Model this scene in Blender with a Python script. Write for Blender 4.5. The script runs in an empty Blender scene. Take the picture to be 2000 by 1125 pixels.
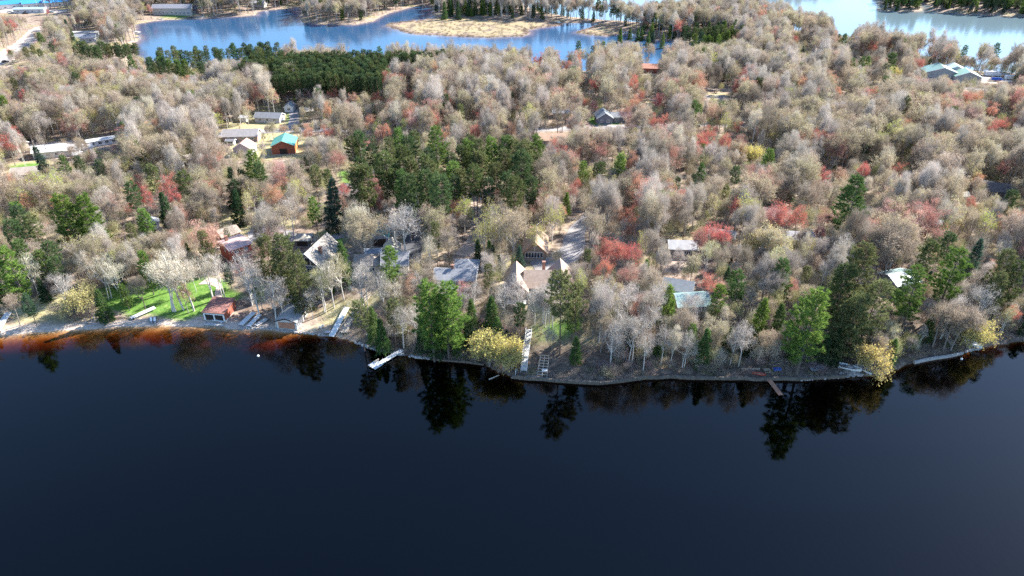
import bpy, bmesh, math, random
import numpy as np
from mathutils import Vector, Matrix
random.seed(7); RNG = np.random.default_rng(11)
R = math.radians
SC = bpy.context.scene
COL = SC.collection

# ------------------------------------------------------------------ camera, sky, sun, exposure
F_PX, PITCH, CAM_H = 1376.0, R(31.0), 115.0
cam_d = bpy.data.cameras.new('drone_camera')
cam = bpy.data.objects.new('drone_camera', cam_d); COL.objects.link(cam)
cam.location = (0, 0, CAM_H); cam.rotation_euler = (R(90) - PITCH, 0, 0)
cam_d.sensor_width = 36.0; cam_d.lens = 36.0 * F_PX / 2000.0
cam_d.clip_start = 1.0; cam_d.clip_end = 20000.0
SC.camera = cam

SUN_AZ, SUN_EL = R(57.0), R(36.0)          # azimuth from +Y towards +X
world = bpy.data.worlds.new('World'); SC.world = world; world.use_nodes = True
wn = world.node_tree; wn.nodes.clear()
sky = wn.nodes.new('ShaderNodeTexSky'); sky.sky_type = 'NISHITA'; sky.sun_disc = False
sky.sun_elevation = SUN_EL; sky.sun_rotation = SUN_AZ
sky.air_density = 1.15; sky.dust_density = 0.2; sky.ozone_density = 6.0
bg = wn.nodes.new('ShaderNodeBackground'); bg.inputs['Strength'].default_value = 0.10
wo = wn.nodes.new('ShaderNodeOutputWorld')
wn.links.new(sky.outputs[0], bg.inputs[0]); wn.links.new(bg.outputs[0], wo.inputs[0])
sun_d = bpy.data.lights.new('sun', 'SUN'); sun_d.energy = 5.0; sun_d.angle = R(0.55); sun_d.color = (1.0, 0.955, 0.89)
sun = bpy.data.objects.new('sun', sun_d); COL.objects.link(sun)
sdir = Vector((math.cos(SUN_EL) * math.sin(SUN_AZ), math.cos(SUN_EL) * math.cos(SUN_AZ), math.sin(SUN_EL)))
sun.rotation_euler = sdir.to_track_quat('Z', 'Y').to_euler(); sun.location = (200, 100, 300)
SC.view_settings.view_transform = 'Standard'; SC.view_settings.look = 'None'
SC.view_settings.gamma = 1.0; SC.view_settings.use_curve_mapping = False
SC.view_settings.exposure = 1.85
SC.cycles.max_bounces = 5; SC.cycles.diffuse_bounces = 2; SC.cycles.glossy_bounces = 2
SC.cycles.transmission_bounces = 2; SC.cycles.transparent_max_bounces = 8; SC.cycles.volume_bounces = 0
SC.cycles.caustics_reflective = False; SC.cycles.caustics_refractive = False
SC.cycles.use_denoising = False

# ------------------------------------------------------------------ pixel <-> place (reference photo, 2000 x 1125)
CP, SP = math.cos(PITCH), math.sin(PITCH)
def ground0(px, py, z=0.0):
    u = (px - 1000) / F_PX; v = (py - 562.5) / F_PX
    t = (CAM_H - z) / (SP + v * CP)
    return u * t, t * (CP - v * SP)
def proj(x, y, z):
    dz = z - CAM_H; d = y * CP - dz * SP; up = y * SP + dz * CP
    return 1000 + F_PX * x / d, 562.5 - F_PX * up / d
def proj_np(x, y, z):
    dz = z - CAM_H; d = np.maximum(y * CP - dz * SP, 1e-3); up = y * SP + dz * CP
    return 1000 + F_PX * x / d, 562.5 - F_PX * up / d

# ------------------------------------------------------------------ shorelines (drawn at water level)
def P(pts): return [ground0(px, py) for px, py in pts]
def rough(poly, step, amp, seed, closed=True):
    r = random.Random(seed); out = []
    n = len(poly)
    for i in range(n if closed else n - 1):
        a, b = poly[i], poly[(i + 1) % n]
        L = math.hypot(b[0] - a[0], b[1] - a[1]); k = max(1, min(60, int(L / step)))
        nx, ny = -(b[1] - a[1]) / max(L, 1e-6), (b[0] - a[0]) / max(L, 1e-6)
        for j in range(k):
            t = j / k; w = (r.random() - .5) * 2 * amp if j else 0
            out.append((a[0] + (b[0] - a[0]) * t + nx * w, a[1] + (b[1] - a[1]) * t + ny * w))
    return out
SHORE_PX = [(-150, 668), (0, 655), (60, 650), (130, 645), (190, 641), (260, 637), (330, 636), (400, 637), (470, 643), (540, 645), (590, 650), (640, 658),
            (690, 668), (725, 680), (760, 690), (800, 697), (850, 703), (910, 708), (945, 713), (970, 728), (1000, 738), (1060, 743), (1130, 749),
            (1170, 751), (1210, 747), (1260, 740), (1310, 738), (1380, 741), (1450, 741), (1500, 743), (1560, 743), (1620, 739), (1680, 738), (1720, 735),
            (1765, 717), (1830, 701), (1880, 691), (1910, 683), (1940, 675), (2000, 667), (2150, 640)]
shore = P(SHORE_PX)
SHORE_LINE = rough(shore, 3.0, 0.35, 1, False)
near_lake = [(-900, 235), (-400, 190)] + SHORE_LINE + [shore[-1], (420, 230), (900, 330), (900, -900), (-900, -900)]
lake_b = rough(P([(256, 100), (262, 85), (272, 70), (262, 48), (300, 41), (345, 38), (400, 36), (430, 34), (500, 30), (503, 22), (560, 17), (588, 12), (589, 30), (593, 45),
            (640, 48), (690, 49), (730, 41), (755, 27), (800, 14), (838, 9), (846, 12), (848, 33), (900, 38), (985, 44), (1060, 43), (1090, 41), (1100, 46),
            (1160, 46), (1200, 52), (1218, 60), (1250, 70), (1300, 78), (1360, 88), (1395, 97), (1402, 108), (1335, 131), (1250, 136), (1150, 138), (1050, 141),
            (950, 143), (850, 145), (750, 146), (650, 146), (560, 141), (480, 137), (400, 134), (320, 128), (262, 122)]), 9, 1.6, 2)
lake_c = rough(P([(985, -12), (1040, 16), (1080, 27), (1110, 32), (1150, 36), (1200, 40), (1250, 44), (1300, 42), (1338, 38), (1343, 14), (1400, 9), (1478, 13), (1484, 30),
            (1500, 42), (1540, 54), (1600, 74), (1680, 98), (1780, 116), (1850, 131), (1930, 141), (2000, 143), (2180, 152), (2400, 130), (2350, 50), (2000, 33),
            (1900, 28), (1820, 22), (1816, 8), (1802, 8), (1800, 22), (1760, 23), (1722, 20), (1719, 4), (1705, -45), (1600, -24), (1500, -20), (1440, -34), (1380, -70), (1250, -80), (1100, -70), (1000, -45)]), 10, 1.8, 3)
marshes = [rough(P(m), 6, 0.9, 4 + i) for i, m in enumerate([
    [(753, 50), (775, 58), (800, 66), (850, 70), (950, 74), (1020, 71), (1036, 65), (1030, 60), (1060, 54), (1095, 50), (1098, 46), (1060, 41), (1000, 39), (930, 36), (870, 34), (810, 40), (765, 45)],
    [(1124, 64), (1150, 69), (1185, 71), (1220, 66), (1215, 57), (1200, 51), (1165, 48)],
    [(1250, 75), (1270, 78), (1312, 81), (1300, 76), (1275, 71)]])]
def sdist(poly, X, Y):
    """signed distance to a polygon, negative inside"""
    P0 = np.array(poly); P1 = np.roll(P0, -1, 0)
    best = np.full(X.shape, 1e18); ins = np.zeros(X.shape, bool)
    for (ax, ay), (bx, by) in zip(P0, P1):
        dx, dy = bx - ax, by - ay; L2 = dx * dx + dy * dy + 1e-12
        t = np.clip(((X - ax) * dx + (Y - ay) * dy) / L2, 0, 1)
        q = (X - ax - t * dx) ** 2 + (Y - ay - t * dy) ** 2
        np.minimum(best, q, out=best)
        c = ((ay > Y) != (by > Y)) & (X < dx * (Y - ay) / (dy if abs(dy) > 1e-12 else 1e-12) + ax)
        ins ^= c
    d = np.sqrt(best)
    return np.where(ins, -d, d)
def sstep(a, b, x):
    t = np.clip((x - a) / (b - a), 0, 1); return t * t * (3 - 2 * t)
_NG = RNG.random((64, 64))
def vnoise(x, y, s):
    x = np.asarray(x, float) / s + 1000; y = np.asarray(y, float) / s + 1000
    xi, yi = np.floor(x).astype(int), np.floor(y).astype(int); fx, fy = x - xi, y - yi
    fx = fx * fx * (3 - 2 * fx); fy = fy * fy * (3 - 2 * fy)
    g = lambda a, b: _NG[a % 64, b % 64]
    return (g(xi, yi) * (1 - fx) + g(xi + 1, yi) * fx) * (1 - fy) + (g(xi, yi + 1) * (1 - fx) + g(xi + 1, yi + 1) * fx) * fy
def terrain(X, Y):
    """height of land and lake bed; also the distance from water (negative in water)"""
    X = np.asarray(X, float); Y = np.asarray(Y, float)
    dn = sdist(near_lake, X, Y)
    db = sdist(lake_b, X, Y); dc = sdist(lake_c, X, Y)
    dm = np.minimum.reduce([sdist(m, X, Y) for m in marshes])
    df = np.minimum(db, dc)
    df = np.where(dm < 0, -dm, np.where(df < 0, np.maximum(df, -dm), df))      # marsh islands are land
    top = 2.0 + 5.0 * sstep(-72, -38, X) - 2.5 * sstep(85, 135, X)
    beach = 1 - sstep(-68, -46, X)
    z_n = np.where(dn < 2.2, 0.30 * np.clip(dn, 0, 2.2) * (1 - beach) + 0.05 * np.clip(dn, 0, 2.2) * beach + 0.05, 0)
    rise = beach * (0.16 + (top - .16) * sstep(1.5, 26, dn)) + (1 - beach) * (0.7 + (top - .7) * sstep(3.0, 27, dn))
    z_n = np.where(dn >= 2.2, rise, z_n)
    z_f = 0.25 + 0.10 * np.clip(df, 0, None)
    z_f = np.where(dm < 0, 0.28 + 0.1 * vnoise(X, Y, 6), z_f)
    z = np.minimum(z_n, z_f) + 0.9 * (vnoise(X, Y, 60) - .5) * sstep(12, 45, np.minimum(dn, df))
    shallow = beach * 0.14 + sstep(95, 125, X) * 0.8 * (1 - beach) + (1 - beach) * (1 - sstep(95, 125, X)) * 0.6
    bed_n = -(0.05 + (1 - beach) * (1 - sstep(95, 125, X)) * .5 + np.where(-dn < 9, -dn * shallow, 9 * shallow + (-dn - 9) * 0.42))
    bed_n = np.clip(bed_n, -3.5, 0)
    bed_f = np.clip(-(0.05 - df * 0.25), -3.5, 0)
    z = np.where(dn < 0, bed_n, np.where(df < 0, bed_f, z))
    return z, np.where(dn < 0, dn, np.where(df < 0, df, np.minimum(dn, df)))
def H(x, y): return float(terrain(np.array([x]), np.array([y]))[0][0])
def at(px, py, up=0.0):
    """the place on the ground (or UP metres above it) seen at a pixel"""
    z = 0.0
    for _ in range(5):
        x, y = ground0(px, py, z + up); z = max(H(x, y), 0.0)
    return Vector((x, y, z))

# ------------------------------------------------------------------ materials
def nodes(m): return m.node_tree.nodes, m.node_tree.links
def mat(name, col, rough_=0.8, var=0.15, scale=1.5, spec=0.3, metal=0.0, bump=0.0, stripes=None, coords='Object'):
    m = bpy.data.materials.new(name); m.use_nodes = True
    N, L = nodes(m); b = N['Principled BSDF']
    b.inputs['Roughness'].default_value = rough_; b.inputs['Metallic'].default_value = metal
    b.inputs['Specular IOR Level'].default_value = spec
    tc = N.new('ShaderNodeTexCoord')
    nz = N.new('ShaderNodeTexNoise'); nz.inputs['Scale'].default_value = scale; nz.inputs['Detail'].default_value = 6
    L.new(tc.outputs[coords], nz.inputs['Vector'])
    rp = N.new('ShaderNodeValToRGB'); rp.color_ramp.elements[0].position = .3; rp.color_ramp.elements[1].position = .7
    rp.color_ramp.elements[0].color = tuple(c * (1 - var) for c in col) + (1,); rp.color_ramp.elements[1].color = tuple(min(1, c * (1 + var)) for c in col) + (1,)
    L.new(nz.outputs['Fac'], rp.inputs[0]); out = rp.outputs[0]
    if stripes:
        axis, per, dark = stripes
        wv = N.new('ShaderNodeTexWave'); wv.bands_direction = axis; wv.inputs['Scale'].default_value = 0.314 / per; wv.inputs['Distortion'].default_value = 0.3
        L.new(tc.outputs['Object'], wv.inputs['Vector'])
        r2 = N.new('ShaderNodeValToRGB'); r2.color_ramp.elements[0].position = .0; r2.color_ramp.elements[0].color = (dark, dark, dark, 1); r2.color_ramp.elements[1].position = .18
        L.new(wv.outputs['Fac'], r2.inputs[0])
        mx = N.new('ShaderNodeMix'); mx.data_type = 'RGBA'; mx.blend_type = 'MULTIPLY'; mx.inputs[0].default_value = 1
        L.new(out, mx.inputs[6]); L.new(r2.outputs[0], mx.inputs[7]); out = mx.outputs[2]
    L.new(out, b.inputs['Base Color'])
    if bump:
        bp = N.new('ShaderNodeBump'); bp.inputs['Strength'].default_value = bump; L.new(nz.outputs['Fac'], bp.inputs['Height']); L.new(bp.outputs[0], b.inputs['Normal'])
    return m
M = {}
M['white'] = mat('white_paint', (.78, .78, .76), .5, .05)
M['dock'] = mat('weathered_white_decking', (.66, .66, .64), .7, .10, 2.0)
M['dock_dim'] = mat('grey_decking', (.48, .47, .45), .8, .2, 1.0)
M['timber'] = mat('weathered_timber', (.34, .27, .21), .9, .3, 1.2)
M['old_timber'] = mat('dark_wet_timber', (.15, .125, .10), .9, .3, 1.2)
M['timber_pale'] = mat('pale_timber', (.50, .43, .35), .9, .25, 1.2)
M['timber_red'] = mat('red_brown_timber', (.42, .21, .13), .8, .2, 1.5)
M['alu'] = mat('aluminium', (.62, .63, .65), .35, .08, 3, .5, .7)
M['glass'] = mat('window_glass', (.025, .032, .045), .06, .3, .6, .6)
M['dark'] = mat('dark_opening', (.05, .038, .033), .9, .2, spec=.1)
M['rubber'] = mat('tyre_rubber', (.025, .025, .027), .8, .1)
M['blue_tarp'] = mat('blue_tarpaulin', (.03, .11, .42), .55, .2, 1.2)
M['red_canoe'] = mat('red_hull_paint', (.40, .07, .05), .4, .1)
M['car_dark'] = mat('dark_car_paint', (.035, .035, .045), .3, .1, 1, .5)
M['car_white'] = mat('white_car_paint', (.75, .75, .75), .3, .03, 1, .5)
M['car_silver'] = mat('silver_car_paint', (.42, .44, .46), .3, .05, 1, .5)
M['concrete'] = mat('concrete', (.42, .40, .37), .9, .15, 1.0)
M['brick'] = mat('brick_masonry', (.28, .15, .11), .9, .2, 3)
M['stone'] = mat('shore_stone', (.36, .34, .32), .9, .3, 1.0)
M['orange'] = mat('orange_stain_boards', (.55, .22, .08), .7, .1, 1, stripes=('X', .35, .7))
M['blue_fabric'] = mat('blue_grey_cover', (.30, .38, .48), .6, .15, 1.5)
def asphalt(name, col): return mat(name, col, .95, .28, .35, .2, coords='Object')
M['asphalt'] = asphalt('dark_asphalt', (.075, .077, .085)); M['road'] = asphalt('pale_worn_asphalt', (.27, .25, .24)); M['gravel'] = asphalt('gravel_surface', (.36, .28, .22))
M['gravel_grey'] = asphalt('grey_gravel', (.27, .25, .24)); M['lot'] = asphalt('pale_gravel_lot', (.46, .40, .35)); M['paver'] = asphalt('pale_path', (.46, .36, .30))
ROOFS = {}
def roof(col, name=None):
    if col not in ROOFS: ROOFS[col] = mat((name or 'roofing'), tuple(c * .74 for c in col), .85, .14, .9, .25, stripes=('Z', .28, .86))
    return ROOFS[col]
METALS = {}
def metal_roof(col):
    if col not in METALS: METALS[col] = mat('ribbed_metal_roofing', tuple(c * .78 for c in col), .42, .06, .5, .5, stripes=('X', .45, .82))
    return METALS[col]
SIDES = {}
def siding(col):
    if col not in SIDES: SIDES[col] = mat('board_siding', col, .8, .08, 1.2, .25, stripes=('Z', .25, .84))
    return SIDES[col]

# ------------------------------------------------------------------ mesh helpers
class MB:
    def __init__(s): s.v = []; s.f = []
    def add(s, vs, fs):
        o = len(s.v); s.v += [tuple(v) for v in vs]; s.f += [tuple(i + o for i in f) for f in fs]; return s
    def box(s, x0, y0, z0, x1, y1, z1):
        return s.add([(x0, y0, z0), (x1, y0, z0), (x1, y1, z0), (x0, y1, z0), (x0, y0, z1), (x1, y0, z1), (x1, y1, z1), (x0, y1, z1)],
                     [(0, 3, 2, 1), (4, 5, 6, 7), (0, 1, 5, 4), (1, 2, 6, 5), (2, 3, 7, 6), (3, 0, 4, 7)])
    def prism(s, poly, off):
        """closed polygon (3-D points) pushed along OFF"""
        n = len(poly); o = Vector(off)
        vs = [Vector(p) for p in poly]; vs += [p + o for p in vs]
        return s.add(vs, [tuple(range(n - 1, -1, -1)), tuple(range(n, 2 * n))] + [(i, (i + 1) % n, n + (i + 1) % n, n + i) for i in range(n)])
    def tube(s, pts, rad, k=5, cap=True):
        pts = [Vector(p) for p in pts]; n = len(pts)
        if not hasattr(rad, '__len__'): rad = [rad] * n
        vs = []; up = None
        for i, p in enumerate(pts):
            t = (pts[min(i + 1, n - 1)] - pts[max(i - 1, 0)]); t = t.normalized() if t.length > 1e-6 else Vector((0, 0, 1))
            a = Vector((1, 0, 0)) if abs(t.x) < .8 else Vector((0, 1, 0))
            e = t.cross(a).normalized(); g = t.cross(e)
            for j in range(k):
                th = 2 * math.pi * j / k; vs.append(p + (e * math.cos(th) + g * math.sin(th)) * rad[i])
        fs = [(i * k + j, i * k + (j + 1) % k, (i + 1) * k + (j + 1) % k, (i + 1) * k + j) for i in range(n - 1) for j in range(k)]
        if cap: fs += [tuple(range(k - 1, -1, -1)), tuple((n - 1) * k + j for j in range(k))]
        return s.add(vs, fs)
    def mesh(s, name, m):
        me = bpy.data.meshes.new(name); me.from_pydata(s.v, [], s.f); me.update()
        if m: me.materials.append(m)
        return me
    def build(s, name, m, parent=None, label=None):
        o = bpy.data.objects.new(name, s.mesh(name, m)); COL.objects.link(o)
        if parent: o.parent = parent
        if label: o['label'] = label
        return o
def thing(name, label, cat, loc, rz=0.0, group=None):
    o = bpy.data.objects.new(name, None); COL.objects.link(o); o.empty_display_size = .5
    o.location = loc; o.rotation_euler = (0, 0, rz); o['label'] = label; o['category'] = cat
    if group: o['group'] = group
    return o
def tag(o, label, cat, group=None):
    o['label'] = label; o['category'] = cat
    if group: o['group'] = group
    return o
def setting(o, kind='structure'): o['kind'] = kind; return o

# ------------------------------------------------------------------ ground sheet, lake beds, water
def axis(bands):
    out = [bands[0][0]]
    for a, b, s in bands:
        n = max(1, int(round((b - a) / s))); out += [a + (b - a) * (i + 1) / n for i in range(n)]
    return np.array(out)
gx = axis([(-4200, -1100, 260), (-1100, -420, 20), (-420, -200, 4.5), (-200, 200, 1.5), (200, 420, 4.5), (420, 1100, 20), (1100, 4200, 260)])
gy = axis([(-600, 60, 60), (60, 130, 7), (130, 205, 1.3), (205, 300, 3.0), (300, 560, 4.5), (560, 840, 7), (840, 1100, 26), (1100, 6000, 280)])
GX, GY = np.meshgrid(gx, gy); sh = GX.shape
GZ, GD = terrain(GX.ravel(), GY.ravel())
nx, ny = len(gx), len(gy)
def heights(X, Y):
    i = np.clip(np.searchsorted(gx, X) - 1, 0, len(gx) - 2); j = np.clip(np.searchsorted(gy, Y) - 1, 0, len(gy) - 2); Zg = GZ.reshape(sh)
    u = np.clip((X - gx[i]) / (gx[i + 1] - gx[i]), 0, 1); v = np.clip((Y - gy[j]) / (gy[j + 1] - gy[j]), 0, 1)
    return (Zg[j, i] * (1 - u) + Zg[j, i + 1] * u) * (1 - v) + (Zg[j + 1, i] * (1 - u) + Zg[j + 1, i + 1] * u) * v
def H(x, y): return float(heights(np.array([x]), np.array([y]))[0])
idx = np.arange(nx * ny).reshape(ny, nx)
quads = np.stack([idx[:-1, :-1], idx[:-1, 1:], idx[1:, 1:], idx[1:, :-1]], -1).reshape(-1, 4)
def grid_mesh(name, vs, qs):
    me = bpy.data.meshes.new(name)
    me.vertices.add(len(vs)); me.vertices.foreach_set('co', np.asarray(vs, np.float32).ravel())
    me.loops.add(len(qs) * 4); me.loops.foreach_set('vertex_index', np.asarray(qs, np.int32).ravel())
    me.polygons.add(len(qs)); me.polygons.foreach_set('loop_start', np.arange(0, len(qs) * 4, 4, dtype=np.int32))
    me.update(calc_edges=True); me.polygons.foreach_set('use_smooth', np.ones(len(qs), bool)); return me
def float_attr(me, name, vals):
    a = me.attributes.new(name, 'FLOAT', 'POINT'); a.data.foreach_set('value', np.asarray(vals, np.float32).ravel())
fx, fy = GX.ravel(), GY.ravel()
def zone(polys, soft=1.2, amp=1.6):
    d = np.full(fx.shape, 1e9)
    for p in polys: d = np.minimum(d, sdist([tuple(at(*q)[:2]) for q in p], fx, fy))
    d = d + (vnoise(fx, fy, 4.5) - .5) * 2 * amp
    return 1 - sstep(-soft, soft, d)
lawn_px = [[(196, 566), (262, 548), (330, 545), (420, 540), (452, 556), (475, 582), (430, 592), (408, 612), (402, 634), (345, 630), (300, 622), (245, 612), (205, 600)],
           [(1150, 238), (1152, 228), (1220, 228), (1222, 245), (1160, 248)], [(636, 455), (672, 452), (668, 478), (640, 480)], [(505, 372), (560, 366), (568, 384), (512, 392)],
           [(664, 335), (682, 330), (686, 360), (668, 366)], [(316, 28), (382, 26), (384, 34), (322, 37)], [(22, 322), (78, 318), (80, 334), (26, 342)], [(1080, 634), (1130, 626), (1160, 650), (1050, 668), (1040, 640)], [(560, 190), (580, 190), (582, 240), (560, 240)]]
dry_px = [[(1046, 662), (1120, 652), (1185, 668), (1190, 705), (1120, 722), (1060, 715)], [(20, 590), (120, 575), (215, 588), (215, 622), (120, 632), (30, 630)], [(1036, 606), (1105, 600), (1112, 632), (1080, 650), (1040, 640)], [(470, 205), (560, 200), (565, 250), (440, 250)],
          [(640, 602), (700, 585), (745, 570), (740, 590), (690, 615), (650, 640), (600, 648)], [(440, 415), (560, 405), (570, 440), (500, 460), (430, 455)], [(1386, 182), (1424, 184), (1424, 196), (1390, 198)], [(1265, 272), (1330, 262), (1340, 290), (1270, 300)],
          [(0, 96), (50, 92), (60, 110), (0, 130)], [(440, 250), (560, 250), (640, 290), (600, 310), (420, 310)], [(20, 318), (100, 312), (100, 345), (20, 350)], [(120, 8), (145, 8), (140, 20), (118, 20)], [(1470, 250), (1500, 250), (1500, 262), (1470, 262)]]
lawn, dry = zone(lawn_px), zone(dry_px, 2.0, 2.5)
dn_all = sdist(near_lake, fx, fy)
beach_w = (1 - sstep(-66, -50, fx))
sand = beach_w * (1 - sstep(2.0, 5.5, dn_all + (vnoise(fx, fy, 7) - .5) * 4)) * (dn_all > -60)
sand = np.maximum(sand, (dn_all < 0) * (dn_all > -40) * .8)
dm_all = np.minimum.reduce([sdist(m, fx, fy) for m in marshes])
marsh = 1 - sstep(-7.0, -2.0, dm_all + (vnoise(fx, fy, 12) - .5) * 8)
bank = (1 - sstep(8, 20, dn_all + (vnoise(fx, fy, 8) - .5) * 12)) * sstep(-52, -36, fx) * (dn_all > -3)  # near bank strip: brown soil, painted darker to stand in for tree shade
rim = (1 - sstep(0.5, 2.5, dm_all)) * (1 - marsh)
me = grid_mesh('ground', np.stack([fx, fy, GZ], 1), quads)
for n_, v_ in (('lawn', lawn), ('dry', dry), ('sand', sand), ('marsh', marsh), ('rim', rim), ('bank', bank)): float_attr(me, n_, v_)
gm = bpy.data.materials.new('ground_cover'); gm.use_nodes = True
N, L = nodes(gm); bs = N['Principled BSDF']; bs.inputs['Roughness'].default_value = .95; bs.inputs['Specular IOR Level'].default_value = .15
gp = N.new('ShaderNodeNewGeometry')
def noise(s, det=6, dist=0.0):
    n = N.new('ShaderNodeTexNoise'); n.inputs['Scale'].default_value = s; n.inputs['Detail'].default_value = det; n.inputs['Distortion'].default_value = dist
    L.new(gp.outputs['Position'], n.inputs['Vector']); return n.outputs['Fac']
def ramp(src, stops):
    r = N.new('ShaderNodeValToRGB'); e = r.color_ramp.elements
    while len(e) < len(stops): e.new(.5)
    for k, (p, c) in enumerate(stops): e[k].position = p; e[k].color = tuple(c) + (1,)
    L.new(src, r.inputs[0]); return r.outputs[0]
def mixc(f, a, b, mode='MIX'):
    m = N.new('ShaderNodeMix'); m.data_type = 'RGBA'; m.blend_type = mode
    if isinstance(f, float): m.inputs[0].default_value = f
    else: L.new(f, m.inputs[0])
    L.new(a, m.inputs[6]); L.new(b, m.inputs[7]); return m.outputs[2]
def attr(n):
    a = N.new('ShaderNodeAttribute'); a.attribute_name = n; return a.outputs['Fac']
litter = ramp(noise(.55, 8), [(.28, (.11, .08, .06)), (.45, (.24, .18, .14)), (.58, (.33, .255, .20)), (.75, (.40, .335, .24))])
patch = ramp(noise(.06, 4), [(.35, (.75, .72, .70)), (.5, (1, 1, 1)), (.68, (.88, .98, .68))])
c = mixc(1.0, litter, patch, 'MULTIPLY')
c = mixc(attr('dry'), c, ramp(noise(.9, 7), [(.3, (.25, .215, .11)), (.5, (.35, .305, .16)), (.72, (.41, .37, .24))]))
c = mixc(attr('lawn'), c, ramp(noise(.7, 7), [(.3, (.075, .145, .028)), (.55, (.115, .22, .04)), (.78, (.24, .27, .09))]))
c = mixc(attr('sand'), c, ramp(noise(.8, 7), [(.3, (.38, .30, .235)), (.55, (.54, .44, .355)), (.75, (.60, .51, .42))]))
c = mixc(attr('marsh'), c, ramp(noise(.09, 8), [(.32, (.19, .145, .105)), (.48, (.28, .225, .135)), (.62, (.31, .245, .135)), (.78, (.25, .19, .15))]))
c = mixc(attr('bank'), c, ramp(noise(.7, 8), [(.3, (.07, .055, .042)), (.55, (.15, .115, .09)), (.75, (.25, .20, .145))]))  # soil browns with the bank's tree shade mixed into the colour
c = mixc(attr('rim'), c, ramp(noise(.5, 6), [(.3, (.16, .115, .10)), (.7, (.27, .20, .16))]))
L.new(c, bs.inputs['Base Color'])
bp = N.new('ShaderNodeBump'); bp.inputs['Strength'].default_value = .6; bp.inputs['Distance'].default_value = .3
L.new(noise(1.3, 8), bp.inputs['Height']); L.new(bp.outputs[0], bs.inputs['Normal'])
me.materials.append(gm)
ground = bpy.data.objects.new('ground', me); COL.objects.link(ground); setting(ground)

def water(name, keep, tannin, rgh, wave, wscale, wave_amt, body=None):
    """a sheet of water at z = 0; what lies under it shows through stained water that absorbs with depth"""
    q = quads[keep]; used, inv = np.unique(q, return_inverse=True); q = inv.reshape(-1, 4)
    me = grid_mesh(name, np.stack([fx[used], fy[used], np.zeros(len(used))], 1), q)
    float_attr(me, 'depth', np.clip(-GZ[used], 0, 4))
    m = bpy.data.materials.new(name); m.use_nodes = True; N, L = nodes(m); N.clear()
    out = N.new('ShaderNodeOutputMaterial'); a = N.new('ShaderNodeAttribute'); a.attribute_name = 'depth'
    cb = N.new('ShaderNodeCombineXYZ')
    for k, kk in enumerate(tannin):
        mu = N.new('ShaderNodeMath'); mu.operation = 'MULTIPLY'; mu.inputs[1].default_value = -kk; L.new(a.outputs['Fac'], mu.inputs[0])
        ex = N.new('ShaderNodeMath'); ex.operation = 'EXPONENT'; L.new(mu.outputs[0], ex.inputs[0]); L.new(ex.outputs[0], cb.inputs[k])
    tr = N.new('ShaderNodeBsdfTransparent'); L.new(cb.outputs[0], tr.inputs[0])
    gl = N.new('ShaderNodeBsdfGlossy'); gl.inputs['Roughness'].default_value = rgh; gl.inputs['Color'].default_value = (1, 1, 1, 1)
    fr = N.new('ShaderNodeFresnel'); fr.inputs['IOR'].default_value = 1.333
    mx = N.new('ShaderNodeMixShader'); 
    gb = N.new('ShaderNodeNewGeometry'); inv_ = N.new('ShaderNodeMath'); inv_.operation = 'SUBTRACT'; inv_.inputs[0].default_value = 1.0; L.new(gb.outputs['Backfacing'], inv_.inputs[1])
    fm = N.new('ShaderNodeMath'); fm.operation = 'MULTIPLY'; L.new(fr.outputs[0], fm.inputs[0]); L.new(inv_.outputs[0], fm.inputs[1]); L.new(fm.outputs[0], mx.inputs[0])
    if body:
        df = N.new('ShaderNodeBsdfDiffuse'); df.inputs[0].default_value = tuple(body) + (1,); ad = N.new('ShaderNodeAddShader')
        L.new(tr.outputs[0], ad.inputs[0]); L.new(df.outputs[0], ad.inputs[1]); tr = ad
    L.new(tr.outputs[0], mx.inputs[1]); L.new(gl.outputs[0], mx.inputs[2])
    g = N.new('ShaderNodeNewGeometry'); mp = N.new('ShaderNodeMapping'); mp.inputs['Scale'].default_value = wscale; L.new(g.outputs['Position'], mp.inputs[0])
    nz = N.new('ShaderNodeTexNoise'); nz.inputs['Scale'].default_value = wave; nz.inputs['Detail'].default_value = 4; L.new(mp.outputs[0], nz.inputs['Vector'])
    bp = N.new('ShaderNodeBump'); bp.inputs['Strength'].default_value = 1.0; bp.inputs['Distance'].default_value = wave_amt
    L.new(nz.outputs['Fac'], bp.inputs['Height']); L.new(bp.outputs[0], gl.inputs['Normal'])
    L.new(mx.outputs[0], out.inputs['Surface'])
    me.materials.append(m); o = bpy.data.objects.new(name, me); COL.objects.link(o); return setting(o)
wet = (GZ[quads] < 0.12).any(1)
qy = fy[quads].mean(1); qx = fx[quads].mean(1)
dnq = dn_all[quads].min(1)
water('lake', wet & (dnq < 6), (1.6, 2.6, 4.0), .025, .9, (1, .6, 1), .012)
dbq = sdist(lake_b, qx, qy)
water('far_lake', wet & (dnq >= 6) & (dbq < 14), (.8, 1.2, 1.8), .12, .25, (.5, 1, 1), .04, (.018, .065, .135))
water('bright_lake', wet & (dnq >= 6) & (dbq >= 14), (.8, 1.2, 1.8), .12, .25, (.5, 1, 1), .04, (.11, .16, .18))  # pale diffuse body paints sky glare into the water colour

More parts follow.
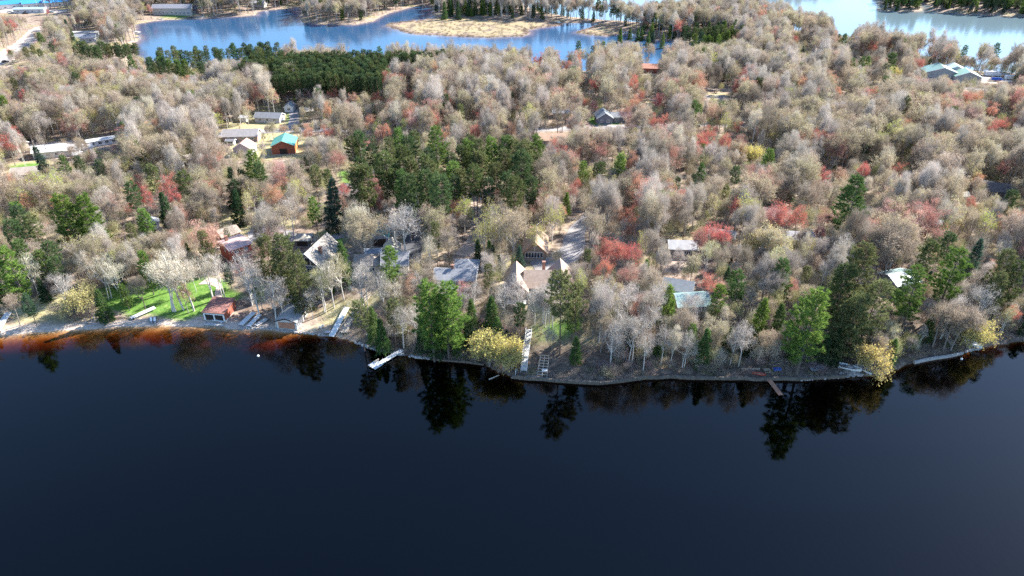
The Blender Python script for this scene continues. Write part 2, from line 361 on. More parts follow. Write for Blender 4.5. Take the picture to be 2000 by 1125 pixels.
def strip(name, pts_px, widths, m, lift=0.07):
    """a road, drive or path laid on the ground along a line"""
    pts = [at(*p) for p in pts_px]
    if not hasattr(widths, '__len__'): widths = [widths] * len(pts)
    dense = []
    for i in range(len(pts) - 1):
        a, b = pts[i], pts[i + 1]; n = max(1, int((b - a).xy.length / 2.0))
        for j in range(n): t = j / n; dense.append((a.lerp(b, t), widths[i] + (widths[i + 1] - widths[i]) * t))
    dense.append((pts[-1], widths[-1])); V = []; Fc = []; K = 5
    for i, (p, w) in enumerate(dense):
        d = (dense[min(i + 2, len(dense) - 1)][0] - dense[max(i - 2, 0)][0]).xy.normalized(); nrm = Vector((-d.y, d.x))
        for k in range(K + 1):
            s = (k / K - .5) * w * (1 + .08 * math.sin(i * 1.3 + k))
            V.append((p.x + nrm.x * s, p.y + nrm.y * s))
    V = np.array(V); zz = np.maximum(heights(V[:, 0], V[:, 1]), 0.1) + lift
    for i in range(len(dense) - 1):
        for k in range(K): a = i * (K + 1) + k; Fc.append((a, a + 1, a + K + 2, a + K + 1))
    me = bpy.data.meshes.new(name); me.from_pydata([(x, y, z) for (x, y), z in zip(V, zz)], [], Fc); me.materials.append(m); me.update()
    me.polygons.foreach_set('use_smooth', np.ones(len(me.polygons), bool))
    o = bpy.data.objects.new(name, me); COL.objects.link(o); ROADS.append([(p.x, p.y, w) for p, w in dense]); return setting(o)
ROADS = []
strip('driveway', [(800, 340), (803, 385), (806, 440), (808, 480), (798, 505)], [4.5, 4.5, 5, 7, 8], M['asphalt'])
strip('driveway', [(798, 495), (772, 502), (745, 478)], [8, 9, 6], M['asphalt'], .10)
strip('driveway', [(545, 440), (500, 462), (520, 448), (590, 470), (640, 465), (690, 455)], [7, 10, 8, 5, 5, 5], M['road'])
strip('driveway', [(905, 500), (925, 470), (935, 430), (928, 385)], [6, 5, 4.5, 4.5], M['gravel'])
strip('driveway', [(1040, 520), (1090, 512), (1118, 490), (1126, 450), (1150, 420)], [6, 8, 8, 6, 3.5], M['gravel_grey'])
strip('road', [(-60, 300), (60, 286), (200, 272), (340, 266), (440, 262), (560, 254), (700, 255), (850, 252), (1000, 256), (1180, 248), (1330, 244), (1500, 246), (1700, 262), (1900, 290), (2100, 310)], 6.0, M['road'])
strip('road', [(570, 256), (575, 232), (572, 205), (560, 188)], [5, 5, 4.5, 4], M['road'], .10)
strip('road', [(1250, 246), (1262, 215), (1290, 192), (1420, 190)], [3, 3, 4, 8], M['gravel_grey'])
strip('road', [(1100, 182), (1240, 174), (1330, 172), (1440, 176)], 5, M['gravel'])
strip('road_shoulder', [(-60, 138), (0, 118), (28, 98), (50, 84), (62, 70), (72, 58), (90, 50)], [22, 20, 17, 15, 12, 11, 9], M['paver'], .05)
strip('road', [(-60, 142), (0, 124), (32, 101), (52, 86), (64, 71), (74, 58)], [8, 8, 7, 7, 6, 6], M['road'], .12)
strip('car_park', [(0, 20), (60, 23), (130, 22)], [16, 22, 14], M['lot'])
strip('gravel_yard', [(1800, 152), (1840, 158), (1900, 152), (1950, 156), (1975, 160)], [16, 20, 26, 24, 12], M['lot'])
strip('driveway', [(1700, 178), (1800, 168), (1870, 170), (1960, 178)], 6, M['road'], .10)
strip('driveway', [(1945, 455), (1980, 470), (2010, 482)], [4, 5, 6], M['road'])
strip('driveway', [(1950, 300), (1990, 312), (2020, 320)], [5, 6, 6], M['gravel'])
strip('driveway', [(1300, 512), (1345, 516), (1370, 520)], [4, 7, 5], M['gravel'])
strip('path', [(432, 592), (425, 575), (428, 560), (415, 550), (398, 548)], [1.6, 1.6, 1.8, 3.2, 4.4], M['paver'])
strip('driveway', [(100, 312), (165, 300), (210, 282), (260, 268)], 4, M['gravel'])


# ------------------------------------------------------------------ buildings
PLACES = []      # (short phrase, x, y): what labels of trees refer to
CLEAR = []       # (x0, y0, x1, y1) in the photo: what stays open in front of a house, dock or drive
FOOT = []        # footprints that trees keep off: (x, y, radius)
def window(par, side, w, d, u, z, ww, hh, nx=2, fm='white', nz=1, depth=.05):
    """a framed window set proud of a wall; SIDE: f(ront) b l r; U along the wall, Z above the floor"""
    def place(mb):
        rot = {'f': 0, 'r': math.pi / 2, 'b': math.pi, 'l': -math.pi / 2}[side]
        off = {'f': d / 2, 'b': d / 2, 'l': w / 2, 'r': w / 2}[side]
        c, s = math.cos(rot), math.sin(rot)
        mb.v = [((x + u) * c - (y - off) * s, (x + u) * s + (y - off) * c, zz + z) for x, y, zz in mb.v]; return mb
    f = MB(); t = .11
    f.box(-ww / 2, -depth, -t / 2, ww / 2, .02, t / 2); f.box(-ww / 2, -depth, hh - t / 2, ww / 2, .02, hh + t / 2)
    for i in range(nx + 1):
        x = -ww / 2 + ww * i / nx; f.box(x - t / 2, -depth - .004, t / 2 + .002, x + t / 2, .02, hh - t / 2 - .002)
    fr = place(f).build('window', M[fm], par)
    place(MB().box(-ww / 2 + .02, -.03, .02, ww / 2 - .02, .03, hh - .02)).build('pane', M['glass'], fr)
def door(par, side, w, d, u, z, ww, hh, m):
    rot = {'f': 0, 'r': math.pi / 2, 'b': math.pi, 'l': -math.pi / 2}[side]; off = {'f': d / 2, 'b': d / 2, 'l': w / 2, 'r': w / 2}[side]
    c, s = math.cos(rot), math.sin(rot); b = MB().box(-ww / 2, -.07, 0, ww / 2, .02, hh)
    n = max(2, int(hh / .55))
    if ww > 1.6:
        for i in range(n): b.box(-ww / 2 + .08, -.10, i * hh / n + .05, ww / 2 - .08, -.07, (i + 1) * hh / n - .05)
    else: b.box(-ww / 2 + .15, -.09, .25, ww / 2 - .15, -.07, hh * .45); b.box(-ww / 2 + .15, -.09, hh * .55, ww / 2 - .15, -.07, hh - .2)
    b.v = [((x + u) * c - (y - off) * s, (x + u) * s + (y - off) * c, zz + z) for x, y, zz in b.v]
    return b.build('garage_door' if ww > 1.6 else 'door', m, par)
def house(name, label, cat, pos, w, d, deg, wh, rh, wm, rm, ridge='y', hip=False, over=.45, trim='white', wins=(), doors=(), chim=None, phrase=None, base=.25, shed=False, group=None, parent=None, off=(0, 0)):
    if parent is None:
        t = thing(name, label, cat, pos, R(deg), group); FOOT.append((pos[0], pos[1], math.hypot(w, d) / 2 + 1.0))
        if phrase: PLACES.append((phrase, pos[0], pos[1]))
    else: t = parent
    ox, oy = off
    def sh(mb): mb.v = [(x + ox, y + oy, z) for x, y, z in mb.v]; return mb
    hw, hd = w / 2, d / 2
    sh(MB().box(-hw - .06, -hd - .06, -1.6, hw + .06, hd + .06, base)).build('foundation', M['concrete'], t)
    wl = MB()
    if hip: wl.box(-hw, -hd, base + .004, hw, hd, wh)
    elif shed: wl.prism([(-hw, -hd, base + .004), (-hw, hd, base + .004), (-hw, hd, wh + rh), (-hw, -hd, wh)], (w, 0, 0))
    elif ridge == 'y': wl.prism([(-hw, -hd, base + .004), (hw, -hd, base + .004), (hw, -hd, wh), (0, -hd, wh + rh), (-hw, -hd, wh)], (0, d, 0))
    else: wl.prism([(-hw, -hd, base + .004), (-hw, hd, base + .004), (-hw, hd, wh), (-hw, 0, wh + rh), (-hw, -hd, wh)], (w, 0, 0))
    sh(wl).build('wall', wm, t)
    th = .16; rf = MB()
    if hip:
        o = over; k = max(0.0, (w - d) / 2) if w >= d else 0; kk = max(0.0, (d - w) / 2) if d > w else 0; e = wh - o * .35
        A = [(-hw - o, -hd - o, e), (hw + o, -hd - o, e), (hw + o, hd + o, e), (-hw - o, hd + o, e)]
        if w >= d: T = [(-k - .01, 0, wh + rh), (k + .01, 0, wh + rh)]; F = [(0, 1, 5, 4), (1, 2, 5), (2, 3, 4, 5), (3, 0, 4)]
        else: T = [(0, -kk, wh + rh), (0, kk, wh + rh)]; F = [(0, 1, 4), (1, 2, 5, 4), (2, 3, 5), (3, 0, 4, 5)]
        n = 6; vs = [(x, y, z + th) for x, y, z in A + T] + A
        rf.add(vs, F + [(6, 7, 1, 0), (7, 8, 2, 1), (8, 9, 3, 2), (9, 6, 0, 3), (9, 8, 7, 6)])
        sh(rf).build('roof', rm, t)
    elif shed:
        s = rh / d
        rf.prism([(-hw - over, -hd - over, wh - s * over + .02), (-hw - over, hd + over, wh + rh + s * over + .02), (-hw - over, hd + over, wh + rh + s * over + th), (-hw - over, -hd - over, wh - s * over + th)], (w + 2 * over, 0, 0))
        sh(rf).build('roof', rm, t)
        sh(MB().box(-hw - over, -hd - over - .05, wh - s * over - .12, hw + over, -hd - over - .003, wh - s * over + th + .03)).build('fascia', M[trim] if trim in M else trim, t)
    else:
        a, b = (hw, hd) if ridge == 'y' else (hd, hw); s = rh / a; e = a + over; ez = wh - s * over
        prof = lambda g: [(g * e, ez + .02), (0, wh + rh + .02), (0, wh + rh + .02 + th), (g * e, ez + .02 + th)]
        for g in (-1, 1):
            one = MB()
            if ridge == 'y': one.prism([(p, -b - over, q) for p, q in prof(g)], (0, 2 * (b + over), 0))
            else: one.prism([(-b - over, p, q) for p, q in prof(g)], (2 * (b + over), 0, 0))
            one.v = [(x, y, z) for x, y, z in one.v]
            sh(one).build('roof_slope', rm, t)
        for sgn in (-1, 1):
            y0 = sgn * (b + over); y1 = sgn * (b + over + .05)
            for g in (-1, 1):
                tr = MB(); pr = [(g * e, ez - .14), (g * .002, wh + rh - .14), (g * .002, wh + rh + .03 + th), (g * e, ez + .03 + th)]
                if ridge == 'y': tr.prism([(p, y0 + sgn * .003, q) for p, q in pr], (0, y1 - y0, 0))
                else: tr.prism([(y0 + sgn * .003, p, q) for p, q in pr], (y1 - y0, 0, 0))
                sh(tr).build('barge_board', M[trim] if trim in M else trim, t)
    for wi in wins: window(t, wi[0], w, d, *wi[1:]) if parent is None or off == (0, 0) else _off_window(t, wi, w, d, ox, oy)
    for do in doors: door(t, do[0], w, d, *do[1:])
    if chim:
        cx, cy, ct = chim; sh(MB().box(cx - .45, cy - .35, wh * .6, cx + .45, cy + .35, ct).box(cx - .53, cy - .43, ct + .002, cx + .53, cy + .43, ct + .16)).build('chimney', M['brick'], t)
    return t
def _off_window(t, wi, w, d, ox, oy):
    n0 = set(bpy.data.objects); window(t, wi[0], w, d, *wi[1:])
    for o in bpy.data.objects:
        if o not in n0 and o.parent is t: o.data.transform(Matrix.Translation((ox, oy, 0))); [c.data.transform(Matrix.Translation((ox, oy, 0))) for c in o.children]
def G(x, y): return (x, y, H(x, y))
def deck(par, x0, y0, x1, y1, z, legs=True, m='timber', rail=True):
    b = MB(); n = max(1, int((y1 - y0) / .3))
    for i in range(n): b.box(x0, y0 + (y1 - y0) * i / n, z, x1, y0 + (y1 - y0) * (i + 1) / n - .03, z + .08)
    b.build('deck_boards', M[m], par)
    if rail:
        r = MB()
        k = max(2, int((x1 - x0) / 1.4)); r.box(x0, y0, z + .95, x1, y0 + .08, z + 1.05); r.box(x0, y0, z + .5, x1, y0 + .06, z + .56)
        for i in range(k + 1): xx = x0 + (x1 - x0 - .1) * i / k; r.box(xx, y0 - .02, z - .3, xx + .1, y0 + .10, z + .95)
        r.build('railing', M[m], par)
    for xx in (x0 + .2, (x0 + x1) / 2, x1 - .35): MB().box(xx, y0 + .2, -2.5, xx + .16, y0 + .36, z - .01).build('deck_post', M[m], par)

# --- houses along the near shore
h1 = house('cabin', 'red sided cabin with a pale mauve roof above the green lawn', 'cabin', G(-92, 208), 7.2, 8.6, 44, 5.4, .9, siding((.36, .10, .07)), roof((.66, .47, .43)), 'x', shed=False, trim='white',
           wins=[('f', -2, 1.0, 1.3, 1.2), ('f', 1.6, 1.0, 1.6, 1.3), ('f', -1.6, 3.6, 1.2, 1.1), ('f', 1.7, 3.6, 1.2, 1.1), ('r', -2, 3.4, 1.1, 1.1), ('r', 1.5, 3.4, 1.1, 1.1), ('r', 1.5, 1.0, 1.1, 1.1), ('l', 0, 3.4, 1.2, 1.1)], doors=[('r', -2, .3, 1.0, 2.1, M['white'])], chim=(-1.8, 1.6, 7.8), phrase='red sided cabin')
deck(h1, -3.6, -6.6, 3.6, -4.4, 2.6)
house('garage', 'dark red garage with a tan roof right behind the red cabin', 'garage', G(-99.5, 221), 6.4, 6.6, 44, 3.0, 1.3, siding((.25, .09, .07)), roof((.43, .35, .29)), 'x', trim='timber_red', doors=[('r', 0, .26, 4.6, 2.3, M['dark'])], wins=[('f', 0, 1.2, 1.2, 1.0)], phrase='garage behind the red cabin')
h3 = thing('chalet', 'slate blue chalet with a tall glazed gable and pale shingle roof', 'house', G(-62.6, 200), R(-14)); FOOT.append((-62.6, 200, 10)); PLACES.append(('slate blue chalet', -62.6, 199))
house('', '', '', None, 9.4, 13.5, 0, 4.0, 4.4, siding((.16, .185, .23)), roof((.47, .42, .36)), 'y', over=.9, parent=h3,
      wins=[('f', -2.6, 1.0, 1.9, 1.6), ('f', .6, .9, 2.2, 2.0), ('f', 3.2, 1.1, 1.2, 1.3), ('f', .2, 4.0, 1.7, 2.6, 1), ('f', 2.0, 4.0, 1.5, 1.9, 1), ('l', -3, 1.2, 1.2, 1.2), ('l', 2, 1.2, 1.2, 1.2), ('r', 0, 1.2, 1.4, 1.2)], chim=(2.4, -2.0, 8.3))
MB().prism([(-3.4, -6.82, 4.05), (-1.0, -6.82, 4.05), (-1.0, -6.82, 6.1)], (0, -.05, 0)).build('gable_window', M['glass'], h3)
f = MB(); f.box(-4.6, -6.86, 3.78, 4.6, -6.755, 3.94)
for a, b in (((-3.5, 4.0), (-.9, 6.25)), ((-3.5, 4.0), (-.9, 4.0)), ((-.9, 4.0), (-.9, 6.25))): f.tube([(a[0], -6.88, a[1]), (b[0], -6.88, b[1])], .07, 4)
f.build('gable_trim', M['white'], h3); deck(h3, -4.6, -9.6, 4.6, -6.9, 1.2, m='dock_dim')
house('garage', 'small garage with a beige hip roof and dark walls behind the slate blue chalet', 'garage', G(-72, 217.5), 5.0, 5.0, 0, 2.6, 1.2, siding((.16, .155, .14)), roof((.46, .42, .35)), hip=True, doors=[('f', 0, .26, 3.6, 2.1, M['dark'])], phrase='small beige-roofed garage')
h5 = thing('house', 'rambling house with tan and cream roofs behind the small tall pine', 'house', G(-41, 192), R(4)); FOOT.append((-41, 192, 10)); PLACES.append(('rambling tan-roofed house', -41, 191))
house('', '', '', None, 8.4, 7.0, 0, 3.0, 2.0, siding((.42, .38, .33)), roof((.37, .31, .26)), hip=True, parent=h5, off=(-3.6, 0), wins=[('f', -2, 1.0, 1.5, 1.2), ('f', 1.4, 1.0, 1.5, 1.2)])
house('', '', '', None, 7.6, 8.6, 0, 3.4, 2.4, siding((.50, .45, .37)), roof((.33, .32, .32)), 'x', parent=h5, off=(4.9, -.8), wins=[('f', 0, 1.0, 2.4, 1.4, 3), ('r', 0, 1.0, 1.2, 1.2)])
house('', '', '', None, 5.0, 6.2, 0, 3.3, 2.1, siding((.50, .45, .37)), roof((.55, .51, .43)), 'y', parent=h5, off=(3.2, 6.4))
house('', '', '', None, 4.4, 4.0, 0, 2.9, 1.0, siding((.35, .37, .42)), roof((.30, .34, .40)), 'x', parent=h5, off=(-2.6, 5.6))
h6 = thing('house', 'white ranch house with a grey roof and a rear hip-roofed wing', 'house', G(-16.8, 183), R(-4)); FOOT.append((-16, 185, 9)); PLACES.append(('white ranch house', -16.8, 181))
house('', '', '', None, 11.8, 6.6, 0, 3.0, 1.7, siding((.66, .67, .68)), roof((.34, .345, .36)), 'x', parent=h6, over=.5, chim=(-1.0, .3, 5.9),
      wins=[('f', -3.9, 1.0, 1.0, 1.4, 1), ('f', -1.6, 1.1, 1.2, 1.1), ('f', .4, 1.1, 1.2, 1.1), ('f', 2.9, .8, 2.2, 1.7, 3), ('r', 0, 1.1, 1.0, 1.1), ('l', 0, 1.1, 1.0, 1.1)], doors=[('f', 4.9, .3, 1.0, 2.1, M['dark'])])
house('', '', '', None, 7.0, 6.4, 0, 2.9, 1.9, siding((.66, .67, .68)), roof((.36, .365, .38)), hip=True, parent=h6, off=(2.4, 6.2), wins=[('r', 0, 1.0, 1.0, 1.1)])
deck(h6, -5.2, -5.6, 4.0, -3.5, .9, m='dock')
h7 = house('house', 'tan roofed house with a row of dark porch windows beside the gravel drive', 'house', G(7.6, 203), 7.0, 11.0, -3, 3.2, 3.4, siding((.27, .21, .16)), roof((.50, .36, .26)), 'y', over=.7, trim='timber_red',
      wins=[('f', -.3, .9, 5.6, 2.0, 6), ('r', -3, 1, 1.2, 1.2), ('r', 1, 1, 1.2, 1.2)], chim=(-1.6, 3, 7.4), phrase='house with the porch windows')
h8 = thing('house', 'large brown lodge house with two steep peach roofed gables and a lake deck', 'house', G(7.5, 178.5), R(0)); FOOT.append((7.5, 178, 11)); PLACES.append(('two-gabled lodge house', 7.5, 176))
house('', '', '', None, 5.6, 11.0, 0, 4.0, 2.9, siding((.20, .16, .13)), roof((.48, .37, .285)), 'y', over=.7, parent=h8, off=(-6.2, -.6), trim='timber_red', wins=[('f', -1.0, 1.0, 1.3, 2.1, 1), ('f', 1.0, 1.0, 1.3, 2.1, 1), ('f', 0, 3.9, 1.1, 1.3, 1), ('l', 1, 1.2, 1.2, 1.2)])
house('', '', '', None, 7.0, 8.6, 0, 3.8, 3.0, siding((.22, .18, .15)), roof((.50, .37, .28)), 'x', over=.6, parent=h8, off=(.05, .3), trim='timber_red', wins=[('f', -2.0, 1.0, 1.6, 1.8), ('f', .6, 1.0, 1.8, 2.0)], chim=(1.8, 2.2, 8.4))
house('', '', '', None, 6.6, 10.4, 0, 4.4, 3.5, siding((.20, .16, .13)), roof((.42, .31, .25)), 'y', over=.7, parent=h8, off=(6.8, -.4), trim='white', wins=[('f', -1.3, .8, 1.9, 2.6, 2), ('f', 1.3, .8, 1.9, 2.6, 2), ('f', 0, 4.2, 2.2, 1.8, 3), ('r', -1, 1.0, 1.4, 1.4)])
deck(h8, -9, -8.6, -3.4, -6.3, .8, m='dock_dim'); deck(h8, 2.2, -9.2, 10.4, -5.9, 1.6, m='timber')
house('house', 'grey and teal roofed house hidden among shore conifers', 'house', G(50.5, 169), 9.0, 7.2, 6, 3.0, 1.9, siding((.40, .36, .31)), metal_roof((.26, .40, .385)), 'x', wins=[('f', -2.4, 1, 1.5, 1.4), ('f', 1.8, 1, 2.2, 1.6, 3)], phrase='grey and teal roofed house')
house('house', 'low wing with a mottled grey roof behind the teal roofed house', 'house', G(48.5, 176.5), 8.0, 6.0, -18, 2.8, 1.9, siding((.40, .36, .31)), roof((.38, .39, .39)), 'x')
house('cottage', 'cottage with a pale aqua metal roof between tall shore pines', 'cottage', G(116.5, 183.5), 8.4, 8.2, 18, 3.2, 1.6, siding((.36, .34, .31)), metal_roof((.36, .48, .47)), 'x', wins=[('f', -2, 1, 1.4, 1.3), ('f', 1.8, 1, 1.6, 1.3)], phrase='aqua-roofed cottage')
house('garage', 'dim teal roofed garage beside the dark asphalt drive', 'garage', G(*at(742, 470)[:2]), 6.0, 8.5, 8, 3.2, 2.0, siding((.30, .33, .38)), metal_roof((.07, .30, .28)), 'y', doors=[('f', 0, .3, 4.4, 2.4, M['dark'])], phrase='teal-roofed garage by the drive')
b1 = house('boathouse', 'red boathouse with two dark doors on the shore', 'boathouse', G(-86.5, 175.5), 6.4, 6.8, -8, 2.9, .7, siding((.36, .12, .08)), roof((.35, .17, .14)), shed=True, trim='timber_red', over=.35, phrase='red boathouse', base=.2)
door(b1, 'f', 6.4, 6.8, -1.5, .25, 2.5, 1.9, M['dark']); door(b1, 'f', 6.4, 6.8, 1.5, .25, 2.5, 1.9, M['dark'])
MB().box(-3.2, -3.62, 2.24, 3.2, -3.405, 2.85).box(-3.2, -3.62, .2, -2.8, -3.405, 2.236).box(-.2, -3.62, .2, .2, -3.405, 2.236).box(2.8, -3.62, .2, 3.2, -3.405, 2.236).build('door_surround', M['white'], b1)
b2 = house('boathouse', 'grey roofed boathouse with one wide brown door and white posts', 'boathouse', G(-64, 172.5), 6.0, 9.6, -8, 2.7, 1.0, siding((.62, .61, .58)), roof((.44, .44, .43)), 'y', over=.4, trim='dark', phrase='grey-roofed boathouse', base=.2)
door(b2, 'f', 6.0, 9.6, 0, .25, 4.9, 2.1, M['timber_red']); 

# --- houses farther back, in the woods
def far(px, py, w, d, deg, wh, rh, wc, rc, label, cat='house', ridge='x', name='house', hip=False, metal=False, phrase=None, n=2, dz=0.0, **kw):
    p = at(px, py)
    wins = [('f', (i - (n - 1) / 2) * w / (n + .4), 1.0, 1.4, 1.2) for i in range(n)] + [('r', 0, 1.0, 1.3, 1.2)]
    return house(name, label, cat, (p.x, p.y, p.z), w, d, deg, wh, rh, siding(wc), metal_roof(rc) if metal else roof(rc), ridge, hip, wins=wins, phrase=phrase, **kw)
bn = far(558, 294, 10.0, 11.0, 8, 4.2, 2.2, (.30, .10, .06), (.12, .42, .35), 'barn with a bright green metal roof and red brown gable end', 'barn', 'y', 'barn', metal=True, phrase='green-roofed barn', n=0, trim='timber_red')
MB().box(5.02, -5.2, .3, 5.12, 5.2, 4.1).build('side_boards', M['orange'], bn); door(bn, 'f', 10, 11, 0, .26, 3.4, 2.6, M['dark'])
far(474, 272, 16, 8, 4, 2.8, 2.2, (.33, .24, .21), (.40, .37, .36), 'long house with a pale grey roof left of the green roofed barn', phrase='long pale grey house', n=4)
p = at(452, 282); house('shed', 'tiny white porch shed at the end of the long grey house', 'shed', tuple(p), 3.4, 2.4, 0, 2.0, .5, siding((.7, .7, .68)), roof((.25, .25, .27)), 'x', wins=[('f', 0, .8, 2.4, .9, 2)])
far(480, 298, 8.4, 6.5, -4, 3.0, 2.6, (.50, .45, .48), (.50, .31, .24), 'pink cottage with a tan curved looking roof before the long grey house', 'cottage', 'y', 'cottage', phrase='pink cottage', n=1)
far(528, 236, 13, 7, -6, 2.6, 1.7, (.48, .46, .46), (.25, .26, .28), 'dark roofed bungalow in the yellow clearing', 'bungalow', 'x', 'bungalow', phrase='bungalow in the yellow clearing', n=3)
far(567, 216, 4.5, 6, 4, 2.8, 1.4, (.74, .73, .70), (.55, .54, .52), 'white garage in the trees behind the yellow clearing', 'garage', 'y', 'garage', n=1)
far(600, 224, 6, 6, 20, 2.6, 1.4, (.60, .55, .48), (.62, .56, .48), 'cream shed roof right of the short side road', 'shed', 'x', 'shed', n=1)
far(478, 236, 3.2, 4, 0, 2.2, .8, (.72, .71, .68), (.5, .5, .5), 'small white hut left of the bungalow in the clearing', 'hut', 'x', 'hut', n=0)
far(100, 303, 12, 8, 18, 3.0, 1.9, (.62, .60, .56), (.70, .67, .60), 'house with a wide cream white roof beyond the dark spruce', phrase='cream white roofed house', n=3)
far(146, 300, 7, 6, 10, 2.7, 1.6, (.66, .63, .60), (.62, .57, .52), 'pinkish white cabin right of the cream white roofed house', 'cabin', 'x', 'cabin', n=1)
far(153, 309, 3.4, 3, 25, 2.2, .8, (.72, .72, .70), (.74, .74, .72), 'white shed below the pinkish white cabin', 'shed', 'x', 'shed', n=0)
far(170, 297, 5, 4, 40, 2.4, 1.0, (.74, .73, .70), (.66, .63, .60), 'white hut at the lower end of the long white roof', 'hut', 'x', 'hut', n=0)
far(203, 282, 13, 4.2, 32, 2.7, .5, (.70, .70, .70), (.72, .72, .71), 'long narrow white mobile home on a slant', 'mobile home', 'x', 'mobile_home', phrase='long white mobile home', n=4)
far(18, 290, 15, 9, -22, 2.8, 1.6, (.40, .34, .30), (.40, .33, .30), 'house with a large brown grey roof at the left of the woods', phrase='brown grey roofed house', n=2)
far(62, 346, 12, 8, 14, 2.8, 1.8, (.35, .30, .26), (.46, .39, .33), 'tan roofed house below the small lawn with a tree shadow', phrase='tan house by the small left lawn', n=2)
far(302, 444, 3.4, 3.0, 30, 2.6, .9, (.76, .76, .74), (.60, .60, .60), 'little white outbuilding below the dark spruce', 'outbuilding', 'y', 'outbuilding', phrase='little white outbuilding', n=1)
far(377, 316, 6.5, 5, 55, 2.8, 1.2, (.66, .62, .58), (.64, .56, .50), 'pale pink roofed cabin near the white sheds', 'cabin', 'x', 'cabin', phrase='pale pink cabin', n=1)
far(352, 327, 3.0, 2.6, 0, 2.0, .7, (.70, .70, .68), (.62, .60, .58), 'small white shed left of the pale pink cabin', 'shed', 'x', 'shed', n=0)
far(692, 392, 8, 9, -32, 4.2, 2.0, (.42, .30, .25), (.44, .35, .30), 'brown house half hidden by two red maples', phrase='brown house behind red maples', n=2)
far(126, 521, 7.5, 6, 24, 2.4, 1.3, (.36, .29, .24), (.47, .38, .29), 'low tan roofed cabin in the shade of the pines', 'cabin', 'x', 'cabin', phrase='low tan cabin', n=1)
far(1086, 279, 15, 8, 0, 2.6, 1.8, (.30, .24, .20), (.55, .37, .26), 'long house with an orange tan roof in the middle woods', phrase='long orange tan roofed house', n=4)
far(1170, 276, 13, 8, -8, 2.8, 2.0, (.28, .24, .23), (.33, .28, .27), 'grey brown roofed house right of the orange tan roof', phrase='grey brown roofed house', n=3)
far(1086, 213, 9, 7, 0, 3.2, 1.6, (.36, .17, .12), (.25, .28, .32), 'brick house with a slate roof left of the red maple', phrase='brick house with slate roof', n=2)
far(1096, 228, 8, 6, -6, 2.8, 1.6, (.42, .40, .44), (.40, .40, .42), 'grey garage with a dark door before the brick house', 'garage', 'x', 'garage', n=1)
nv = far(1178, 238, 7.5, 8, 4, 3.2, 2.4, (.17, .18, .21), (.27, .30, .32), 'charcoal gabled house on the bright green lawn', 'house', 'y', phrase='charcoal house on the bright lawn', n=2)
house('', '', '', None, 9.5, 6.5, 0, 2.8, 1.5, siding((.20, .19, .19)), roof((.30, .30, .30)), 'x', parent=nv, off=(8.3, 1.4), wins=[('f', -2, 1, 1.4, 1.2), ('f', 2, 1, 1.4, 1.2)])
far(1296, 284, 12, 8, -14, 2.7, 2.0, (.28, .22, .20), (.30, .28, .28), 'dark roofed house behind a leafless stand right of the lawn', phrase='dark house right of the lawn', n=2)
far(1378, 220, 4, 3, -10, 2.2, 1.0, (.66, .66, .66), (.66, .67, .68), 'small white shed in the brown woods', 'shed', 'x', 'shed', phrase='small white shed in the brown woods', n=0)
far(1272, 141, 15, 9, -8, 3.4, 1.8, (.36, .12, .09), (.55, .28, .20), 'red house with white trim by the far blue lake', phrase='red house by the blue lake', n=3)
far(1304, 138, 8, 6, 0, 2.6, 1.4, (.40, .36, .30), (.42, .38, .32), 'tan shed right of the red lake house', 'shed', 'x', 'shed', n=1)
ch = far(1832, 152, 19, 12, -14, 4.2, 3.2, (.30, .32, .32), (.19, .32, .28), 'large green metal roofed workshop by the gravel yard', 'workshop', 'y', 'workshop', metal=True, phrase='green-roofed workshop', n=3)
house('', '', '', None, 14, 10, 0, 3.8, 2.8, siding((.34, .35, .34)), metal_roof((.26, .42, .32)), 'y', parent=ch, off=(13.0, -5.0))
house('', '', '', None, 12, 9, 0, 4.4, 2.6, siding((.50, .52, .52)), metal_roof((.52, .62, .62)), 'y', parent=ch, off=(9.5, 6.5))
far(1512, 432, 8, 7, -24, 2.8, 1.8, (.30, .10, .07), (.46, .28, .25), 'red cabin with a dark porch among red maples', 'cabin', 'x', 'cabin', phrase='red cabin among the maples', n=1)
far(1330, 494, 8.5, 6, -4, 3.0, 1.5, (.15, .13, .13), (.56, .55, .54), 'dark walled cabin with a white eave among grey trees', 'cabin', 'x', 'cabin', phrase='dark cabin with the white eave', n=2)
far(1408, 470, 8, 6, -20, 2.6, 1.4, (.45, .40, .36), (.50, .46, .42), 'pale roofed cabin right behind the broad red maple', 'cabin', 'x', 'cabin', phrase='pale cabin behind the broad maple', n=1)
far(1558, 474, 8, 6, -8, 2.6, 1.4, (.40, .40, .42), (.52, .52, .54), 'pale grey roof below the tall red maple pair', 'cabin', 'x', 'cabin', phrase='pale grey cabin under the red maples', n=1)
far(1944, 380, 11, 8, -14, 2.8, 2.0, (.12, .11, .11), (.16, .14, .13), 'nearly black roofed house at the right of the woods', phrase='black-roofed house', n=2)
far(1915, 371, 6, 5, -30, 2.6, 1.4, (.50, .49, .47), (.46, .45, .43), 'grey garage left of the black roofed house', 'garage', 'x', 'garage', n=1)
far(1876, 391, 3.4, 3, 10, 2.4, .9, (.60, .56, .50), (.58, .53, .45), 'small cream shed below the black roofed house', 'shed', 'x', 'shed', n=0)
far(1984, 462, 10, 7, 18, 2.8, 1.7, (.62, .60, .56), (.60, .58, .56), 'white roofed house at the right edge behind the pines', phrase='white house at the right edge', n=2)
far(1766, 350, 4, 3.4, -10, 2.3, 1.0, (.70, .68, .66), (.68, .66, .64), 'white shed deep in the right hand woods', 'shed', 'x', 'shed', phrase='white shed deep in the right woods', n=0)
far(1830, 446, 7, 3.4, -28, 2.4, .8, (.60, .58, .56), (.62, .60, .58), 'pale trailer roof under the brown oaks', 'trailer', 'x', 'trailer', phrase='pale trailer under the oaks', n=2)
